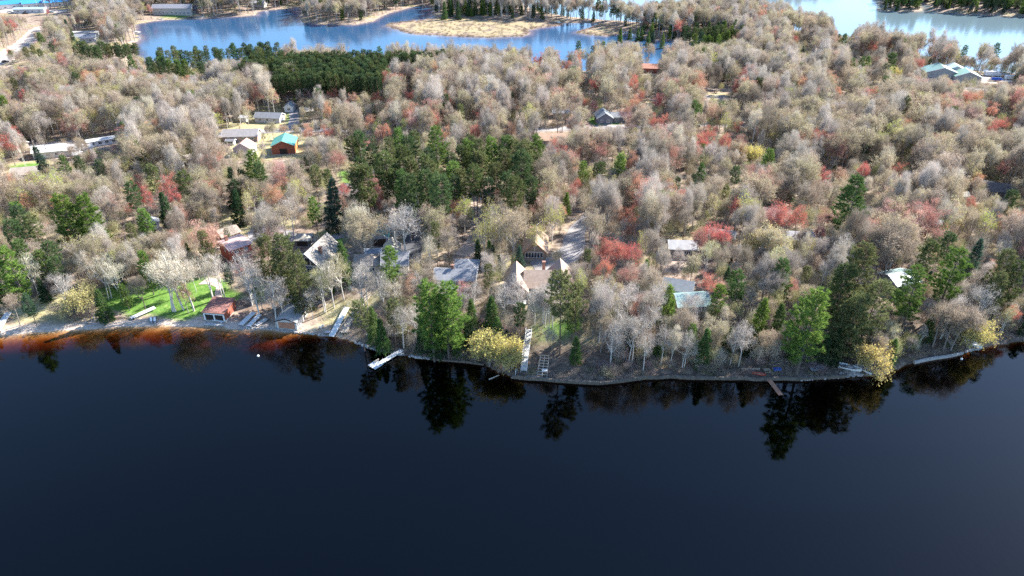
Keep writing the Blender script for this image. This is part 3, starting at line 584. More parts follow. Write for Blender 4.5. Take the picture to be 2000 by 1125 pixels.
far(1640, 262, 9, 6, -6, 2.6, 1.5, (.50, .42, .40), (.56, .44, .38), 'pinkish roof along the road in the right woods', 'cabin', 'x', 'cabin', phrase='pinkish cabin by the road', n=2)
far(1975, 305, 9, 6, -14, 2.6, 1.5, (.38, .30, .28), (.40, .34, .30), 'brown cabin above the short gravel drive', 'cabin', 'x', 'cabin', n=2)
# --- far shore and town
far(341, 27, 34, 10, 0, 5.4, 2.6, (.50, .46, .42), (.30, .30, .33), 'long low motel with a dark roof above the far lawn', 'motel', 'x', 'motel', phrase='long motel', n=9)
far(380, 26, 9, 8, 0, 4.2, 2.2, (.13, .09, .08), (.16, .14, .15), 'dark brown lodge right of the long motel', 'lodge', 'x', 'lodge', n=2)
far(165, 81, 19, 10, 6, 3.2, 2.2, (.55, .54, .54), (.33, .34, .38), 'wide house with a slate grey roof near the left end of the blue lake', phrase='slate grey house by the blue lake', n=4)
far(167, 70, 22, 5, 4, 2.8, .6, (.5, .48, .44), (.60, .58, .54), 'long pale flat roof just behind the slate grey house', 'outbuilding', 'x', 'outbuilding', n=3)
far(118, 90, 6, 6, 12, 3.2, 1.4, (.66, .66, .66), (.18, .18, .20), 'small white house with a dark roof left of the slate grey house', 'house', 'y', n=1)
far(37, 14, 30, 14, 32, 4, 2.4, (.70, .70, .70), (.05, .30, .62), 'building with a bright blue metal roof in the far town', 'store', 'x', 'store', metal=True, phrase='bright blue roofed store', n=4)
far(66, 14, 16, 10, 30, 4, 2.0, (.70, .70, .70), (.06, .34, .66), 'smaller blue roofed building right of the bright blue store', 'store', 'x', 'store', metal=True, n=2)
far(118, 11, 26, 10, 28, 4, 2.4, (.65, .66, .68), (.06, .32, .66), 'blue roofed building beside the red maple in the far town', 'store', 'x', 'store', metal=True, n=3)
far(62, 24, 26, 9, 6, 3.2, 1.0, (.62, .64, .66), (.36, .46, .52), 'low grey blue roofed building along the far car park', 'store', 'x', 'store', n=4)
far(70, 3, 60, 14, 2, 4, 1.5, (.60, .64, .66), (.30, .58, .66), 'long turquoise roofed building at the top of the town', 'warehouse', 'x', 'warehouse', metal=True, n=6)
far(505, 12, 14, 9, -6, 3.4, 2.2, (.46, .44, .42), (.42, .42, .44), 'grey cottage on the far bank right of the motel', 'cottage', 'x', 'cottage', n=3)

# ------------------------------------------------------------------ docks, stairs, boats and shore things
def dock(name, label, a, b, w, z0, z1, m, cat='dock', secs=None, legs=True, wheel=False, phrase=None):
    """dock sections laid end to end from place A to place B"""
    a = Vector((a[0], a[1], z0)); b = Vector((b[0], b[1], z1)); dv = b - a; Ln = dv.length; rz = math.atan2(dv.y, dv.x)
    t = thing(name, label, cat, (a.x, a.y, 0), rz); n = secs or max(1, round(Ln / 3.0)); s = Ln / n; xy = dv.xy.length
    if phrase: PLACES.append((phrase, (a.x + b.x) / 2, (a.y + b.y) / 2))
    FOOT.append(((a.x + b.x) / 2, (a.y + b.y) / 2, 1.0))
    for i in range(n):
        x0, x1 = xy * i / n, xy * (i + 1) / n - .06; za, zb = z0 + (z1 - z0) * i / n, z0 + (z1 - z0) * (i + 1) / n
        mb = MB(); k = 9
        for j in range(k):
            u0, u1 = j / k, (j + .86) / k; p0, p1 = x0 + (x1 - x0) * u0, x0 + (x1 - x0) * u1; q0, q1 = za + (zb - za) * u0, za + (zb - za) * u1
            mb.add([(p0, -w / 2, q0), (p1, -w / 2, q1), (p1, w / 2, q1), (p0, w / 2, q0), (p0, -w / 2, q0 + .05), (p1, -w / 2, q1 + .05), (p1, w / 2, q1 + .05), (p0, w / 2, q0 + .05)],
                   [(0, 3, 2, 1), (4, 5, 6, 7), (0, 1, 5, 4), (1, 2, 6, 5), (2, 3, 7, 6), (3, 0, 4, 7)])
        for sy in (-w / 2 - .05, w / 2 + .002):
            mb.add([(x0, sy, za - .14), (x1, sy, zb - .14), (x1, sy + .05, zb - .14), (x0, sy + .05, za - .14), (x0, sy, za + .06), (x1, sy, zb + .06), (x1, sy + .05, zb + .06), (x0, sy + .05, za + .06)],
                   [(0, 3, 2, 1), (4, 5, 6, 7), (0, 1, 5, 4), (1, 2, 6, 5), (2, 3, 7, 6), (3, 0, 4, 7)])
        sec = mb.build('deck_section', m, t)
        if legs:
            for sy in (-w / 2 - .1, w / 2 + .1): MB().tube([(x0 + .3, sy, -1.2), (x0 + .3, sy, za + .45)], .035, 5).build('leg', M['alu'], t)
    if wheel:
        for sy in (-w / 2 - .2, w / 2 + .2): MB().tube([(.4, sy - .06, z0 - .1), (.4, sy + .06, z0 - .1)], .3, 10).build('wheel', M['rubber'], t)
    return t
def px(x, y, up=0.0): return at(x, y, up)
g = lambda x, y, z: ground0(x, y, z)
# dock out on the water: a long run and a wider end pad
d1 = dock('dock', 'pale dock standing in the water with a bench on its wide end', g(786, 683, .5), g(741, 710, .5), 1.25, .5, .5, M['dock'], secs=4, phrase='pale dock standing in the water')
e = Vector((*g(734, 712, .5), 0)) - Vector(d1.location); rzv = -d1.rotation_euler.z
ex, ey = e.x * math.cos(rzv) - e.y * math.sin(rzv), e.x * math.sin(rzv) + e.y * math.cos(rzv)
mb = MB()
for i in range(12): mb.box(ex - 1.3 + i * .24, ey - 1.35, .5, ex - 1.3 + i * .24 + .2, ey + 1.35, .56)
mb.box(ex - 1.3, ey - 1.40, .34, ex + 1.55, ey - 1.352, .57).box(ex - 1.3, ey + 1.352, .34, ex + 1.55, ey + 1.40, .57).build('end_pad', M['dock'], d1)
bq = thing('bench', 'small pale bench on the end of the dock in the water', 'bench', (*g(736, 706, .6), .56), d1.rotation_euler.z)
MB().box(-.6, -.2, .40, .6, .2, .46).build('seat', M['timber_pale'], bq); MB().box(-.6, .16, .52, .6, .22, .85).build('backrest', M['timber_pale'], bq)
for sx in (-.5, .42): MB().box(sx, -.18, 0, sx + .08, .2, .40).build('leg', M['timber_pale'], bq)
dock('dock', 'long white dock section pulled up on the slope right of the grey boathouse', g(647, 657, .7), px(678, 603)[:2], 1.5, .7, px(678, 603).z + .55, M['dock'], secs=5, legs=False, wheel=True, phrase='long white dock on the slope')
dock('dock', 'narrow red brown dock reaching into the dark water', g(1502, 741, .45), g(1526, 772, .45), 1.05, .45, .45, M['timber_red'], secs=3, phrase='red brown dock')
dock('dock', 'white dock section lying on the beach beside the blue watercraft', px(256, 624)[:2], px(304, 603)[:2], 1.4, px(256, 624).z + .5, px(304, 603).z + .6, M['dock'], secs=3, legs=False, wheel=True, phrase='white dock section on the beach')
dock('dock', 'white dock section cut off by the left edge of the beach', px(-8, 652)[:2], px(18, 612)[:2], 1.7, px(-2, 645).z + .35, px(18, 612).z + .5, M['dock'], secs=4, legs=False, wheel=True, phrase='white dock at the far left')
dock('dock', 'grey white dock section beside the red boathouse with its end at the water', px(470, 637)[:2], px(497, 612)[:2], 1.5, .55, px(497, 612).z + .5, M['dock'], secs=3, legs=False)
dock('dock', 'second white dock section on the bank between the two boathouses', px(486, 640)[:2], px(508, 616)[:2], 1.2, .6, px(508, 616).z + .4, M['dock'], secs=2, legs=False)
dock('dock', 'short dock section leaning on the bank near the two boathouses', px(500, 638)[:2], px(522, 624)[:2], 1.2, .6, px(522, 624).z + .4, M['dock_dim'], secs=2, legs=False)
dock('jetty', 'grey white jetty slab along the water before the red boathouse', px(398, 634)[:2], px(438, 637)[:2], .9, .5, .45, M['dock_dim'], 'jetty', secs=3)
dock('jetty', 'slim white gangway slanting down from the red boathouse', px(408, 619)[:2], px(436, 632)[:2], .7, 1.1, .6, M['dock'], 'gangway', secs=2, legs=False)
dock('jetty', 'white apron slab right under the doors of the red boathouse', px(416, 626)[:2], px(446, 627)[:2], 1.0, .65, .65, M['dock'], 'slab', secs=2, legs=False)
dock('jetty', 'grey wooden apron before the wide boathouse door', px(540, 636)[:2], px(580, 640)[:2], 1.6, .5, .5, M['dock_dim'], 'jetty', secs=3, legs=False)
# stairs
def stairs(name, label, pts, w, m, rail=True, up=.35, phrase=None, ladder=False):
    P_ = [px(*p) for p in pts]; P_ = [p + Vector((0, 0, up)) for p in P_]
    o = P_[0].copy(); t = thing(name, label, 'stairs', (o.x, o.y, o.z))
    if phrase: PLACES.append((phrase, P_[len(P_) // 2].x, P_[len(P_) // 2].y))
    for a, b in zip(P_[:-1], P_[1:]):
        FOOT.append(((a.x + b.x) / 2, (a.y + b.y) / 2, 1.2))
        a, b = a - o, b - o; d = (b - a); n = max(2, int(d.xy.length / .42)); u = d.xy.normalized(); nr = Vector((-u.y, u.x, 0)); U = Vector((u.x, u.y, 0))
        for i in range(n):
            p = a + d * (i + .5) / n; q = [p - nr * w / 2 - U * .16, p - nr * w / 2 + U * .16, p + nr * w / 2 + U * .16, p + nr * w / 2 - U * .16]
            MB().prism([x + Vector((0, 0, .06)) for x in q], (0, 0, -.06)).build('step', m, t)
        for s in (-1, 1):
            off = nr * s * (w / 2 + .05)
            MB().prism([a + off - Vector((0, 0, .28)), b + off - Vector((0, 0, .28)), b + off + Vector((0, 0, .10)), a + off + Vector((0, 0, .10))], nr * s * .06).build('stringer', m, t)
            if rail:
                h = Vector((0, 0, .95)); MB().tube([a + off + h, b + off + h], .05, 4).build('handrail', m, t)
                for i in range(0, int(d.length / 1.8) + 1):
                    q = a + d * min(1, i * 1.8 / d.length) + off; MB().tube([q - Vector((0, 0, .5)), q + h], .045, 4).build('post', m, t)
    return t
stairs('stairs', 'straight white wooden stairs running down the bank through the yellow willow', [(1023, 727), (1026, 695), (1031, 668), (1033, 647)], 1.5, M['dock'], phrase='straight white stairs', up=.5)
stairs('stairs', 'long weathered wooden stairs climbing to the rambling tan house', [(672, 652), (684, 626), (692, 618), (706, 596), (722, 576)], 1.5, M['timber_pale'], phrase='long weathered stairs')
stairs('stairs', 'rough plank stairs on the bare slope left of the yellow bush at the right', [(1862, 676), (1838, 645)], 1.4, M['timber_pale'], rail=False, phrase='rough plank stairs')
# stored dock frame like a ladder on the bank
a, b = px(1058, 741), px(1064, 698); o = a.copy(); t = thing('dock_rack', 'ladder like timber dock frame propped on the bank by the seawall', 'dock frame', tuple(o)); PLACES.append(('ladder like dock frame', a.x, a.y + 4)); FOOT.append((a.x, a.y + 4, 2.5))
dv = b - a; U = dv.normalized(); nr = Vector((-U.y, U.x, 0)).normalized()
for s in (-1.3, 0, 1.3): MB().tube([nr * s * 1.0 + Vector((0, 0, .55)), dv + nr * s * .85 + Vector((0, 0, .55))], .09, 4).build('rail', M['timber_pale'], t)
for i in range(9):
    p = dv * (i / 8); MB().tube([p + nr * -1.35 + Vector((0, 0, .66)), p + nr * 1.35 + Vector((0, 0, .66))], .08, 4).build('rung', M['timber_pale'], t)
MB().box(.1, 2.0, 1.1, 1.5, 3.0, 1.2).build('panel', M['dock'], t)
# second frame (dark rails) left of it on the slope by the stairs
a, b = px(664, 652), px(688, 618); o = a.copy(); t = thing('dock_rack', 'bare timber dock rails stacked beside the long weathered stairs', 'dock frame', tuple(o)); dv = b - a
for s in (-1.0, -.2): MB().tube([Vector((s, 0, .4)), dv + Vector((s, 0, .5))], .09, 4).build('rail', M['timber_pale'], t)
for i in range(5): MB().tube([dv * i / 4 + Vector((-1.1, 0, .5)), dv * i / 4 + Vector((-.1, 0, .5))], .06, 4).build('rung', M['timber'], t)
# seawall along the right part of the shore
def seawall(name, label, x0, x1, h, m, cap):
    pts = [p for p in SHORE_LINE if x0 <= p[0] <= x1]
    t = thing(name, label, 'seawall', (pts[0][0], pts[0][1], 0)); o = Vector((pts[0][0], pts[0][1], 0)); k = 0
    for a, b in zip(pts[:-1], pts[1:]):
        a, b = Vector((a[0], a[1], 0)) - o, Vector((b[0], b[1], 0)) - o; u = (b - a).normalized(); nr = Vector((-u.y, u.x, 0)); hh = h * (1 + .12 * math.sin(k * 1.7)); g_ = u * .02
        MB().prism([a + g_ - nr * .25 + Vector((0, 0, -.9)), b - g_ - nr * .25 + Vector((0, 0, -.9)), b - g_ + nr * .35 + Vector((0, 0, -.9)), a + g_ + nr * .35 + Vector((0, 0, -.9))], (0, 0, .9 + hh)).build('wall_segment', m, t)
        MB().prism([a + g_ * 2 - nr * .27 + Vector((0, 0, hh + .003)), b - g_ * 2 - nr * .27 + Vector((0, 0, hh + .003)), b - g_ * 2 + nr * .30 + Vector((0, 0, hh + .003)), a + g_ * 2 + nr * .30 + Vector((0, 0, hh + .003))], (0, 0, .10)).build('cap_board', cap, t); k += 1
    return t
seawall('seawall', 'long low timber seawall from the white stairs to the shore stones at the right', g(1000, 737, 0)[0], g(1655, 738, 0)[0], .75, M['old_timber'], M['old_timber'])
seawall('seawall', 'low pale seawall below the bare slope between the two yellow bushes', g(1768, 716, 0)[0], g(1882, 691, 0)[0], .6, M['concrete'], M['concrete'])
seawall('seawall', 'grey timber edging under the dark bank left of the yellow willow', g(845, 704, 0)[0], g(945, 713, 0)[0], .35, M['old_timber'], M['old_timber'])
# boats
def hull(t, L_, w, h, m, inner, name='hull', pointed_both=False):
    n = 9; rows = []
    for i in range(n):
        s = i / (n - 1); tw = (math.sin(math.pi * (.08 + .92 * s)) ** .6 if pointed_both else min(1, (1 - s) * 2.4) ** .6) if i < n - 1 else .03
        x = -L_ / 2 + L_ * s; z = h * (1 + .25 * s * s)
        rows.append([(x, -w / 2 * tw, z), (x, -w * .38 * tw, .08), (x, 0, 0.0), (x, w * .38 * tw, .08), (x, w / 2 * tw, z)])
    v = [p for r in rows for p in r]; f = [(i * 5 + j, i * 5 + j + 1, (i + 1) * 5 + j + 1, (i + 1) * 5 + j) for i in range(n - 1) for j in range(4)]; f.append((0, 1, 2, 3, 4))
    MB().add(v, f).build(name, m, t)
    v2 = [(x * .97, y * .9, max(z * .6, .12)) for r in rows for x, y, z in (r[0], r[4])]
    MB().add(v2, [(2 * i, 2 * i + 1, 2 * i + 3, 2 * i + 2) for i in range(n - 1)]).build('floor', inner, t)
    for i in (2, 4, 6):
        r = rows[i]; MB().box(r[0][0] - .14, r[0][1] * .95, h * .72, r[0][0] + .14, r[4][1] * .95, h * .78).build('thwart', inner, t)
def boat(name, label, cat, p, L_, w, h, deg, m, inner, **k):
    t = thing(name, label, cat, tuple(p), R(deg)); hull(t, L_, w, h, m, inner, **k); FOOT.append((p[0], p[1], 1.5)); return t
boat('rowboat', 'slim grey white rowboat drawn up beside the yellow willow bush', 'boat', px(1687, 724) + Vector((0, 0, .15)), 4.6, 1.5, .55, -62, M['dock'], M['alu'])
bt = boat('motor_boat', 'white motor boat with a raised grey deck on the rock shore', 'boat', px(1659, 722) + Vector((0, 0, .25)), 5.6, 2.1, .75, -24, M['white'], M['alu'])
MB().box(-.6, -.5, .5, .5, .5, 1.15).build('console', M['alu'], bt); MB().box(-3.1, -.2, .2, -2.75, .2, 1.2).build('outboard_motor', M['dark'], bt)
boat('boat', 'small grey boat resting in the brush left of the motor boat', 'boat', px(1598, 722) + Vector((0, 0, .2)), 4.0, 1.4, .5, 12, M['blue_fabric'], M['alu'])
boat('canoe', 'rust red canoe on the bank left of the red brown dock', 'canoe', px(1482, 733) + Vector((0, 0, .2)), 3.4, .95, .42, -14, M['red_canoe'], M['timber_red'], pointed_both=True)
boat('rowboat', 'upright white boat beside the round yellow bush at the right end of the shore', 'boat', px(1899, 675) + Vector((0, 0, .25)), 4.8, 1.8, .7, -48, M['white'], M['dock'])
# covered personal watercraft on the beach (two, side by side)
for k, (x, lab) in enumerate(((296, 'pale blue covered watercraft on the beach, the nearer to the white dock section'), (303, 'pale blue covered watercraft on the beach, the farther from the white dock section'))):
    p = px(x, 628); t = thing('watercraft', lab, 'watercraft', (p.x, p.y, p.z + .2), R(-62), 'covered watercraft on the beach')
    hull(t, 2.9, 1.1, .5, M['blue_fabric'], M['blue_fabric']); mb = MB(); mb.prism([(-1.2, -.3, .45), (.9, -.3, .55), (.5, -.18, 1.0), (.1, -.18, 1.05), (-.2, -.18, .8), (-1.1, -.18, .75)], (0, .6, 0)).build('cover', M['white'], t)
    MB().box(-1.0, -.5, -.2, .8, -.4, 0).box(-1.0, .4, -.2, .8, .5, 0).build('cradle', M['timber'], t)
FOOT.append((*px(299, 628)[:2], 2.5))
# boat lift frames on the beach under the brush
for k, (x, y, rz, lab) in enumerate(((176, 634, 20, 'tangled aluminium boat lift frame on the beach, left of its twin'), (193, 630, -12, 'aluminium boat lift frame on the beach, nearer the white dock section'))):
    p = px(x, y); t = thing('boat_lift', lab, 'boat lift', (p.x, p.y, p.z), R(rz), 'boat lifts on the beach'); FOOT.append((p.x, p.y, 1.8))
    for sx in (-1.2, 1.2):
        for sy in (-1.0, 1.0): MB().tube([(sx, sy, -.1), (sx, sy, 1.9)], .06, 5).build('post', M['alu'], t)
    for sy in (-1.0, 1.0): MB().tube([(-1.5, sy, .25), (1.5, sy, .25)], .06, 5).build('beam', M['alu'], t)
    for sx in (-1.2, 1.2): MB().tube([(sx, -1.0, 1.3), (sx, 1.0, .4)], .05, 5).build('brace', M['alu'], t)
    MB().tube([(1.25, 1.0, 1.6), (1.35, 1.0, 1.6)], .55, 14).build('winch_wheel', M['alu'], t)
# furniture on the shore
def chair(label, p, deg, m='white', group=None):
    t = thing('lawn_chair', label, 'chair', tuple(p), R(deg), group)
    MB().box(-.3, -.3, .34, .3, .3, .40).build('seat', M[m], t); MB().prism([(-.3, .26, .38), (.3, .26, .38), (.26, .50, 1.05), (-.26, .50, 1.05)], (0, .05, 0)).build('backrest', M[m], t)
    for sx in (-.3, .24):
        for sy in (-.3, .22): MB().box(sx, sy, 0, sx + .06, sy + .06, .34).build('leg', M[m], t)
    for sx in (-.38, .30): MB().box(sx, -.3, .56, sx + .08, .3, .60).build('armrest', M[m], t)
    return t
chair('white lawn chair in the shade left of the long white dock, left of its pair', px(627, 641), 160, group='white chairs by the water'); chair('white lawn chair in the shade left of the long white dock, right of its pair', px(631, 638), 190, group='white chairs by the water')
chair('single white lawn chair on the dark bank above the dock in the water', px(719, 656), 200)
p = px(640, 651); t = thing('table', 'low grey table at the water left of the long white dock', 'table', tuple(p)); MB().box(-.8, -.5, .5, .8, .5, .56).build('table_top', M['dock_dim'], t); [MB().box(sx, sy, 0, sx + .08, sy + .08, .5).build('leg', M['timber'], t) for sx in (-.75, .67) for sy in (-.45, .37)]
p = px(1497, 726); t = thing('picnic_table', 'dark picnic table with benches above the red brown dock', 'picnic table', tuple(p), R(8))
MB().box(-.9, -.4, .70, .9, .4, .76).build('table_top', M['timber'], t); [MB().box(-.9, y, .42, .9, y + .25, .47).build('bench_seat', M['timber'], t) for y in (-.95, .70)]; [MB().prism([(x, -.9, 0), (x, -.75, 0), (x, -.2, .7), (x, -.35, .7)], (.06, 0, 0)).add(*(lambda m: (m.v, m.f))(MB().prism([(x, .9, 0), (x, .75, 0), (x, .2, .7), (x, .35, .7)], (.06, 0, 0)))).build('leg_frame', M['timber'], t) for x in (-.7, .64)]
p = px(1517, 724); t = thing('kayak_rack', 'blue cover folded over a low rack right of the picnic table', 'rack', tuple(p), R(10)); MB().box(-1.0, -.5, .35, 1.0, .5, .8).build('cover', M['blue_tarp'], t); [MB().box(x, -.45, 0, x + .1, .45, .35).build('stand', M['timber'], t) for x in (-.9, .8)]
p = px(1460, 724); t = thing('fence', 'short low rail fence above the canoe', 'fence', tuple(p)); [MB().box(x, 0, 0, x + .1, .1, .9).build('post', M['timber_pale'], t) for x in (-1.5, 0, 1.5, 3.0)]; [MB().box(-1.5, -.03, z, 3.1, -.003, z + .1).build('rail', M['timber_pale'], t) for z in (.35, .75)]
p = px(1104, 562); 
for (x, y, lab) in ((504, 695, 'small round white buoy on the dark water below the boathouses'), (1878, 701, 'small round white buoy near the right end of the shore')):
    q = g(x, y, .15); t = thing('buoy', lab, 'buoy', (q[0], q[1], 0)); mb = MB(); n = 10
    for i in range(1, 6):
        th = math.pi * i / 6; mb.v += [(.34 * math.sin(th) * math.cos(2 * math.pi * j / n), .34 * math.sin(th) * math.sin(2 * math.pi * j / n), .12 - .34 * math.cos(th)) for j in range(n)]
    mb.f = [(i * n + j, i * n + (j + 1) % n, (i + 1) * n + (j + 1) % n, (i + 1) * n + j) for i in range(4) for j in range(n)] + [tuple(range(n - 1, -1, -1)), tuple(4 * n + j for j in range(n))]
    mb.build('float', M['white'], t); MB().tube([(0, 0, .4), (0, 0, .62)], .05, 6).build('ring', M['alu'], t)
# fallen logs
for (a, b, r_, m, lab) in (((955, 742), (975, 735), .16, 'timber_pale', 'bare log lying in the water under the yellow willow'), ((788, 655), (800, 632), .13, 'timber_pale', 'pale fallen log on the dark bank, lowest of the three'), ((796, 640), (812, 620), .12, 'timber_pale', 'pale fallen log on the dark bank, middle of the three'),
                           ((770, 640), (800, 648), .13, 'timber', 'grey fallen log across the dark bank, left of the three'), ((1005, 738), (1008, 722), .15, 'white', 'short white log standing at the foot of the yellow willow'), ((1600, 652), (1615, 640), .15, 'timber_pale', 'fallen pale log under the big shore pines')):
    A = px(*a); B = px(*b); A.z = max(A.z, .05); t = thing('log', lab, 'log', (A.x, A.y, A.z + .15)); d = B - A
    MB().tube([Vector((0, 0, 0)), d * .35 + Vector((.1, 0, .1)), d * .7 + Vector((0, .1, .12)), d + Vector((0, 0, .2))], [r_, r_ * .9, r_ * .75, r_ * .5], 7).build('stem', M[m], t)
    MB().tube([d * .6 + Vector((0, 0, .1)), d * .75 + Vector((.5, .2, .5))], [.06, .02], 5).build('branch', M[m], t)
# shore stones
def stones(name, spots, n, s0, s1, seed):
    r = random.Random(seed); mb = MB()
    for _ in range(n):
        (xa, ya), (xb, yb) = r.choice(spots); t_ = r.random(); p = at(xa + (xb - xa) * t_ + r.uniform(-3, 3), ya + (yb - ya) * t_ + r.uniform(-2.0, 1.0)); s = r.uniform(s0, s1)
        base = [(-1, -.8, -.3), (1, -.9, -.3), (.9, 1, -.3), (-.8, .9, -.3), (-.6, -.5, .6), (.6, -.4, .7), (.5, .6, .5), (-.5, .5, .65)]; a = r.uniform(0, 6.3); c, d = math.cos(a), math.sin(a)
        mb.add([(p.x + (x * c - y * d) * s * r.uniform(.8, 1.2), p.y + (x * d + y * c) * s * r.uniform(.8, 1.2), max(p.z, -.05) + z * s * r.uniform(.8, 1.2)) for x, y, z in base], [(0, 3, 2, 1), (4, 5, 6, 7), (0, 1, 5, 4), (1, 2, 6, 5), (2, 3, 7, 6), (3, 0, 4, 7)])
    setting(mb.build(name, M['stone'], None), 'stuff')
stones('shore_stones', [((735, 684), (790, 693)), ((690, 668), (735, 683)), ((1640, 736), (1682, 733)), ((1640, 730), (1675, 726)), ((540, 645), (640, 656)), ((460, 641), (545, 643)), ((1000, 737), (1060, 741)), ((1885, 686), (1915, 680)), ((800, 697), (850, 702)), ((1560, 742), (1640, 737))], 520, .14, .5, 3)
# --- vehicles
def car(label, p, deg, m, kind='car', L_=4.6, w=1.8, h=1.45):
    t = thing('car' if kind != 'truck' else 'truck', label, kind, tuple(p), R(deg)); FOOT.append((p[0], p[1], 2.5))
    if kind == 'truck':
        MB().box(-L_ / 2, -w / 2, .9, L_ / 2 - 2.2, w / 2, 3.4).build('cargo_box', M['white'], t); MB().prism([(L_ / 2 - 2.1, -w / 2 + .05, .5), (L_ / 2, -w / 2 + .05, .5), (L_ / 2, -w / 2 + .05, 1.5), (L_ / 2 - .6, -w / 2 + .05, 2.5), (L_ / 2 - 2.1, -w / 2 + .05, 2.5)], (0, w - .1, 0)).build('cab', m, t)
        MB().box(-L_ / 2, -.5, .5, L_ / 2 - 2.1, .5, .896).build('chassis', M['dark'], t); MB().prism([(L_ / 2 - .02, -w / 2 + .15, 1.5), (L_ / 2 - .58, -w / 2 + .15, 2.42), (L_ / 2 - .52, -w / 2 + .15, 2.46), (L_ / 2 + .04, -w / 2 + .15, 1.54)], (0, w - .3, 0)).build('windscreen', M['glass'], t)
    else:
        MB().prism([(-L_ / 2, -w / 2, .32), (L_ / 2, -w / 2, .32), (L_ / 2, -w / 2, .72), (L_ / 2 - 1.1, -w / 2, .92), (-L_ / 2 + .1, -w / 2, .95)], (0, w, 0)).build('body', m, t)
        MB().prism([(-L_ / 2 + .4, -w / 2 + .12, .93), (L_ / 2 - 1.25, -w / 2 + .12, .92), (L_ / 2 - 2.0, -w / 2 + .22, h), (-L_ / 2 + .9, -w / 2 + .22, h)], (0, w - .3, 0)).build('cabin', M['glass'], t)
        MB().box(-L_ / 2 + .95, -w / 2 + .24, h + .003, L_ / 2 - 2.05, w / 2 - .26, h + .05).build('roof_panel', m, t)
    for sx in (-L_ / 2 + .85, L_ / 2 - .85):
        for sy in (-w / 2 - .02, w / 2 - .18): MB().tube([(sx, sy, .33), (sx, sy + .2, .33)], .33, 10).build('wheel', M['rubber'], t)
    return t
car('dark car driving on the pale road at the upper left', px(11, 122), 62, M['car_dark'])
car('dark car parked under the maples left of the brown conifers', px(387, 340), 20, M['car_dark'])
car('white car parked in front of the pale pink cabin', px(384, 349), 24, M['car_white'])
car('white box truck in the gravel yard by the bright lake', px(1937, 150), -6, M['car_white'], 'truck', 9.5, 2.5)
car('silver pickup near the middle of the gravel yard', px(1910, 158), 30, M['car_silver'])
car('dark car at the back of the gravel yard beside the truck', px(1908, 148), -10, M['car_dark'])
car('white car on the gravel before the green roofed workshop', px(1820, 164), 8, M['car_white'])
for i, (x, y, lab) in enumerate(((20, 24, 'white car at the left of the far car park'), (50, 27, 'dark car in the middle of the far car park'), (100, 25, 'silver car at the right of the far car park'))): car(lab, px(x, y), 20, M[('car_white', 'car_dark', 'car_silver')[i]])
for x, y, rz, lab in ((1871, 147, 20, 'bright blue tarpaulin over a boat beside the green roofed workshop'), (1946, 159, -15, 'bright blue tarpaulin over a boat at the right of the gravel yard')):
    p = px(x, y); t = thing('covered_boat', lab, 'boat', tuple(p), R(rz)); FOOT.append((p.x, p.y, 3.5))
    MB().prism([(-3.2, -1.2, .9), (-3.2, 1.2, .9), (-3.2, .2, 2.3), (-3.2, -.2, 2.3)], (5.2, 0, 0)).add([(2.003, -1.2, .9), (2.003, 1.2, .9), (2.003, .2, 2.3), (2.003, -.2, 2.3), (3.8, 0, 1.1)], [(0, 1, 4), (1, 2, 4), (2, 3, 4), (3, 0, 4), (3, 2, 1, 0)]).build('tarpaulin', M['blue_tarp'], t)
    MB().prism([(-3.0, -.9, .896), (-3.0, .9, .896), (-3.0, .2, .3), (-3.0, -.2, .3)], (5.4, 0, 0)).build('hull', M['white'], t); [MB().tube([(x_, -1.0, .3), (x_, -.8, .3)], .3, 10).build('wheel', M['rubber'], t) for x_ in (-1, 0)]
for x, y, lab in ((1960, 149, 'long white trailer behind the box truck'), (1972, 156, 'pale trailer at the right end of the gravel yard')):
    p = px(x, y); t = thing('trailer', lab, 'trailer', tuple(p), R(-8)); MB().box(-3, -1.1, .7, 3, 1.1, 2.6).build('body', M['white'], t); [MB().tube([(.2, s, .35), (.2, s + .2, .35)], .35, 10).build('wheel', M['rubber'], t) for s in (-1.2, 1.0)]; MB().tube([(3, 0, .7), (4.2, 0, .6)], .06, 5).build('tow_bar', M['alu'], t)
# far piers with boats at the left end of the blue lake
for x0, y0, x1, y1, lab in ((247, 80, 262, 81, 'dark pier at the left end of the far blue lake'), (262, 61, 274, 63, 'grey pier higher up the left end of the far blue lake')):
    A = ground0(x0, y0, .6); B = ground0(x1, y1, .6); dock('pier', lab, A, B, 2.2, .6, .6, M['dock_dim'], 'pier', secs=4)
for x, y, rz, lab in ((266, 74, 10, 'white boat moored between the two far piers'), (268, 66, -15, 'small pale boat moored at the upper far pier'), (312, 38, 5, 'tiny white boat below the long motel'), (371, 35, 5, 'small dark boat moored below the brown lodge'), (392, 34, 0, 'tiny white boat right of the brown lodge')):
    q = ground0(x, y, .3); boat('moored_boat', lab, 'boat', Vector((q[0], q[1], -.1)), 6.0, 2.2, .9, rz, M['car_dark'] if 'dark' in lab else M['white'], M['alu'])

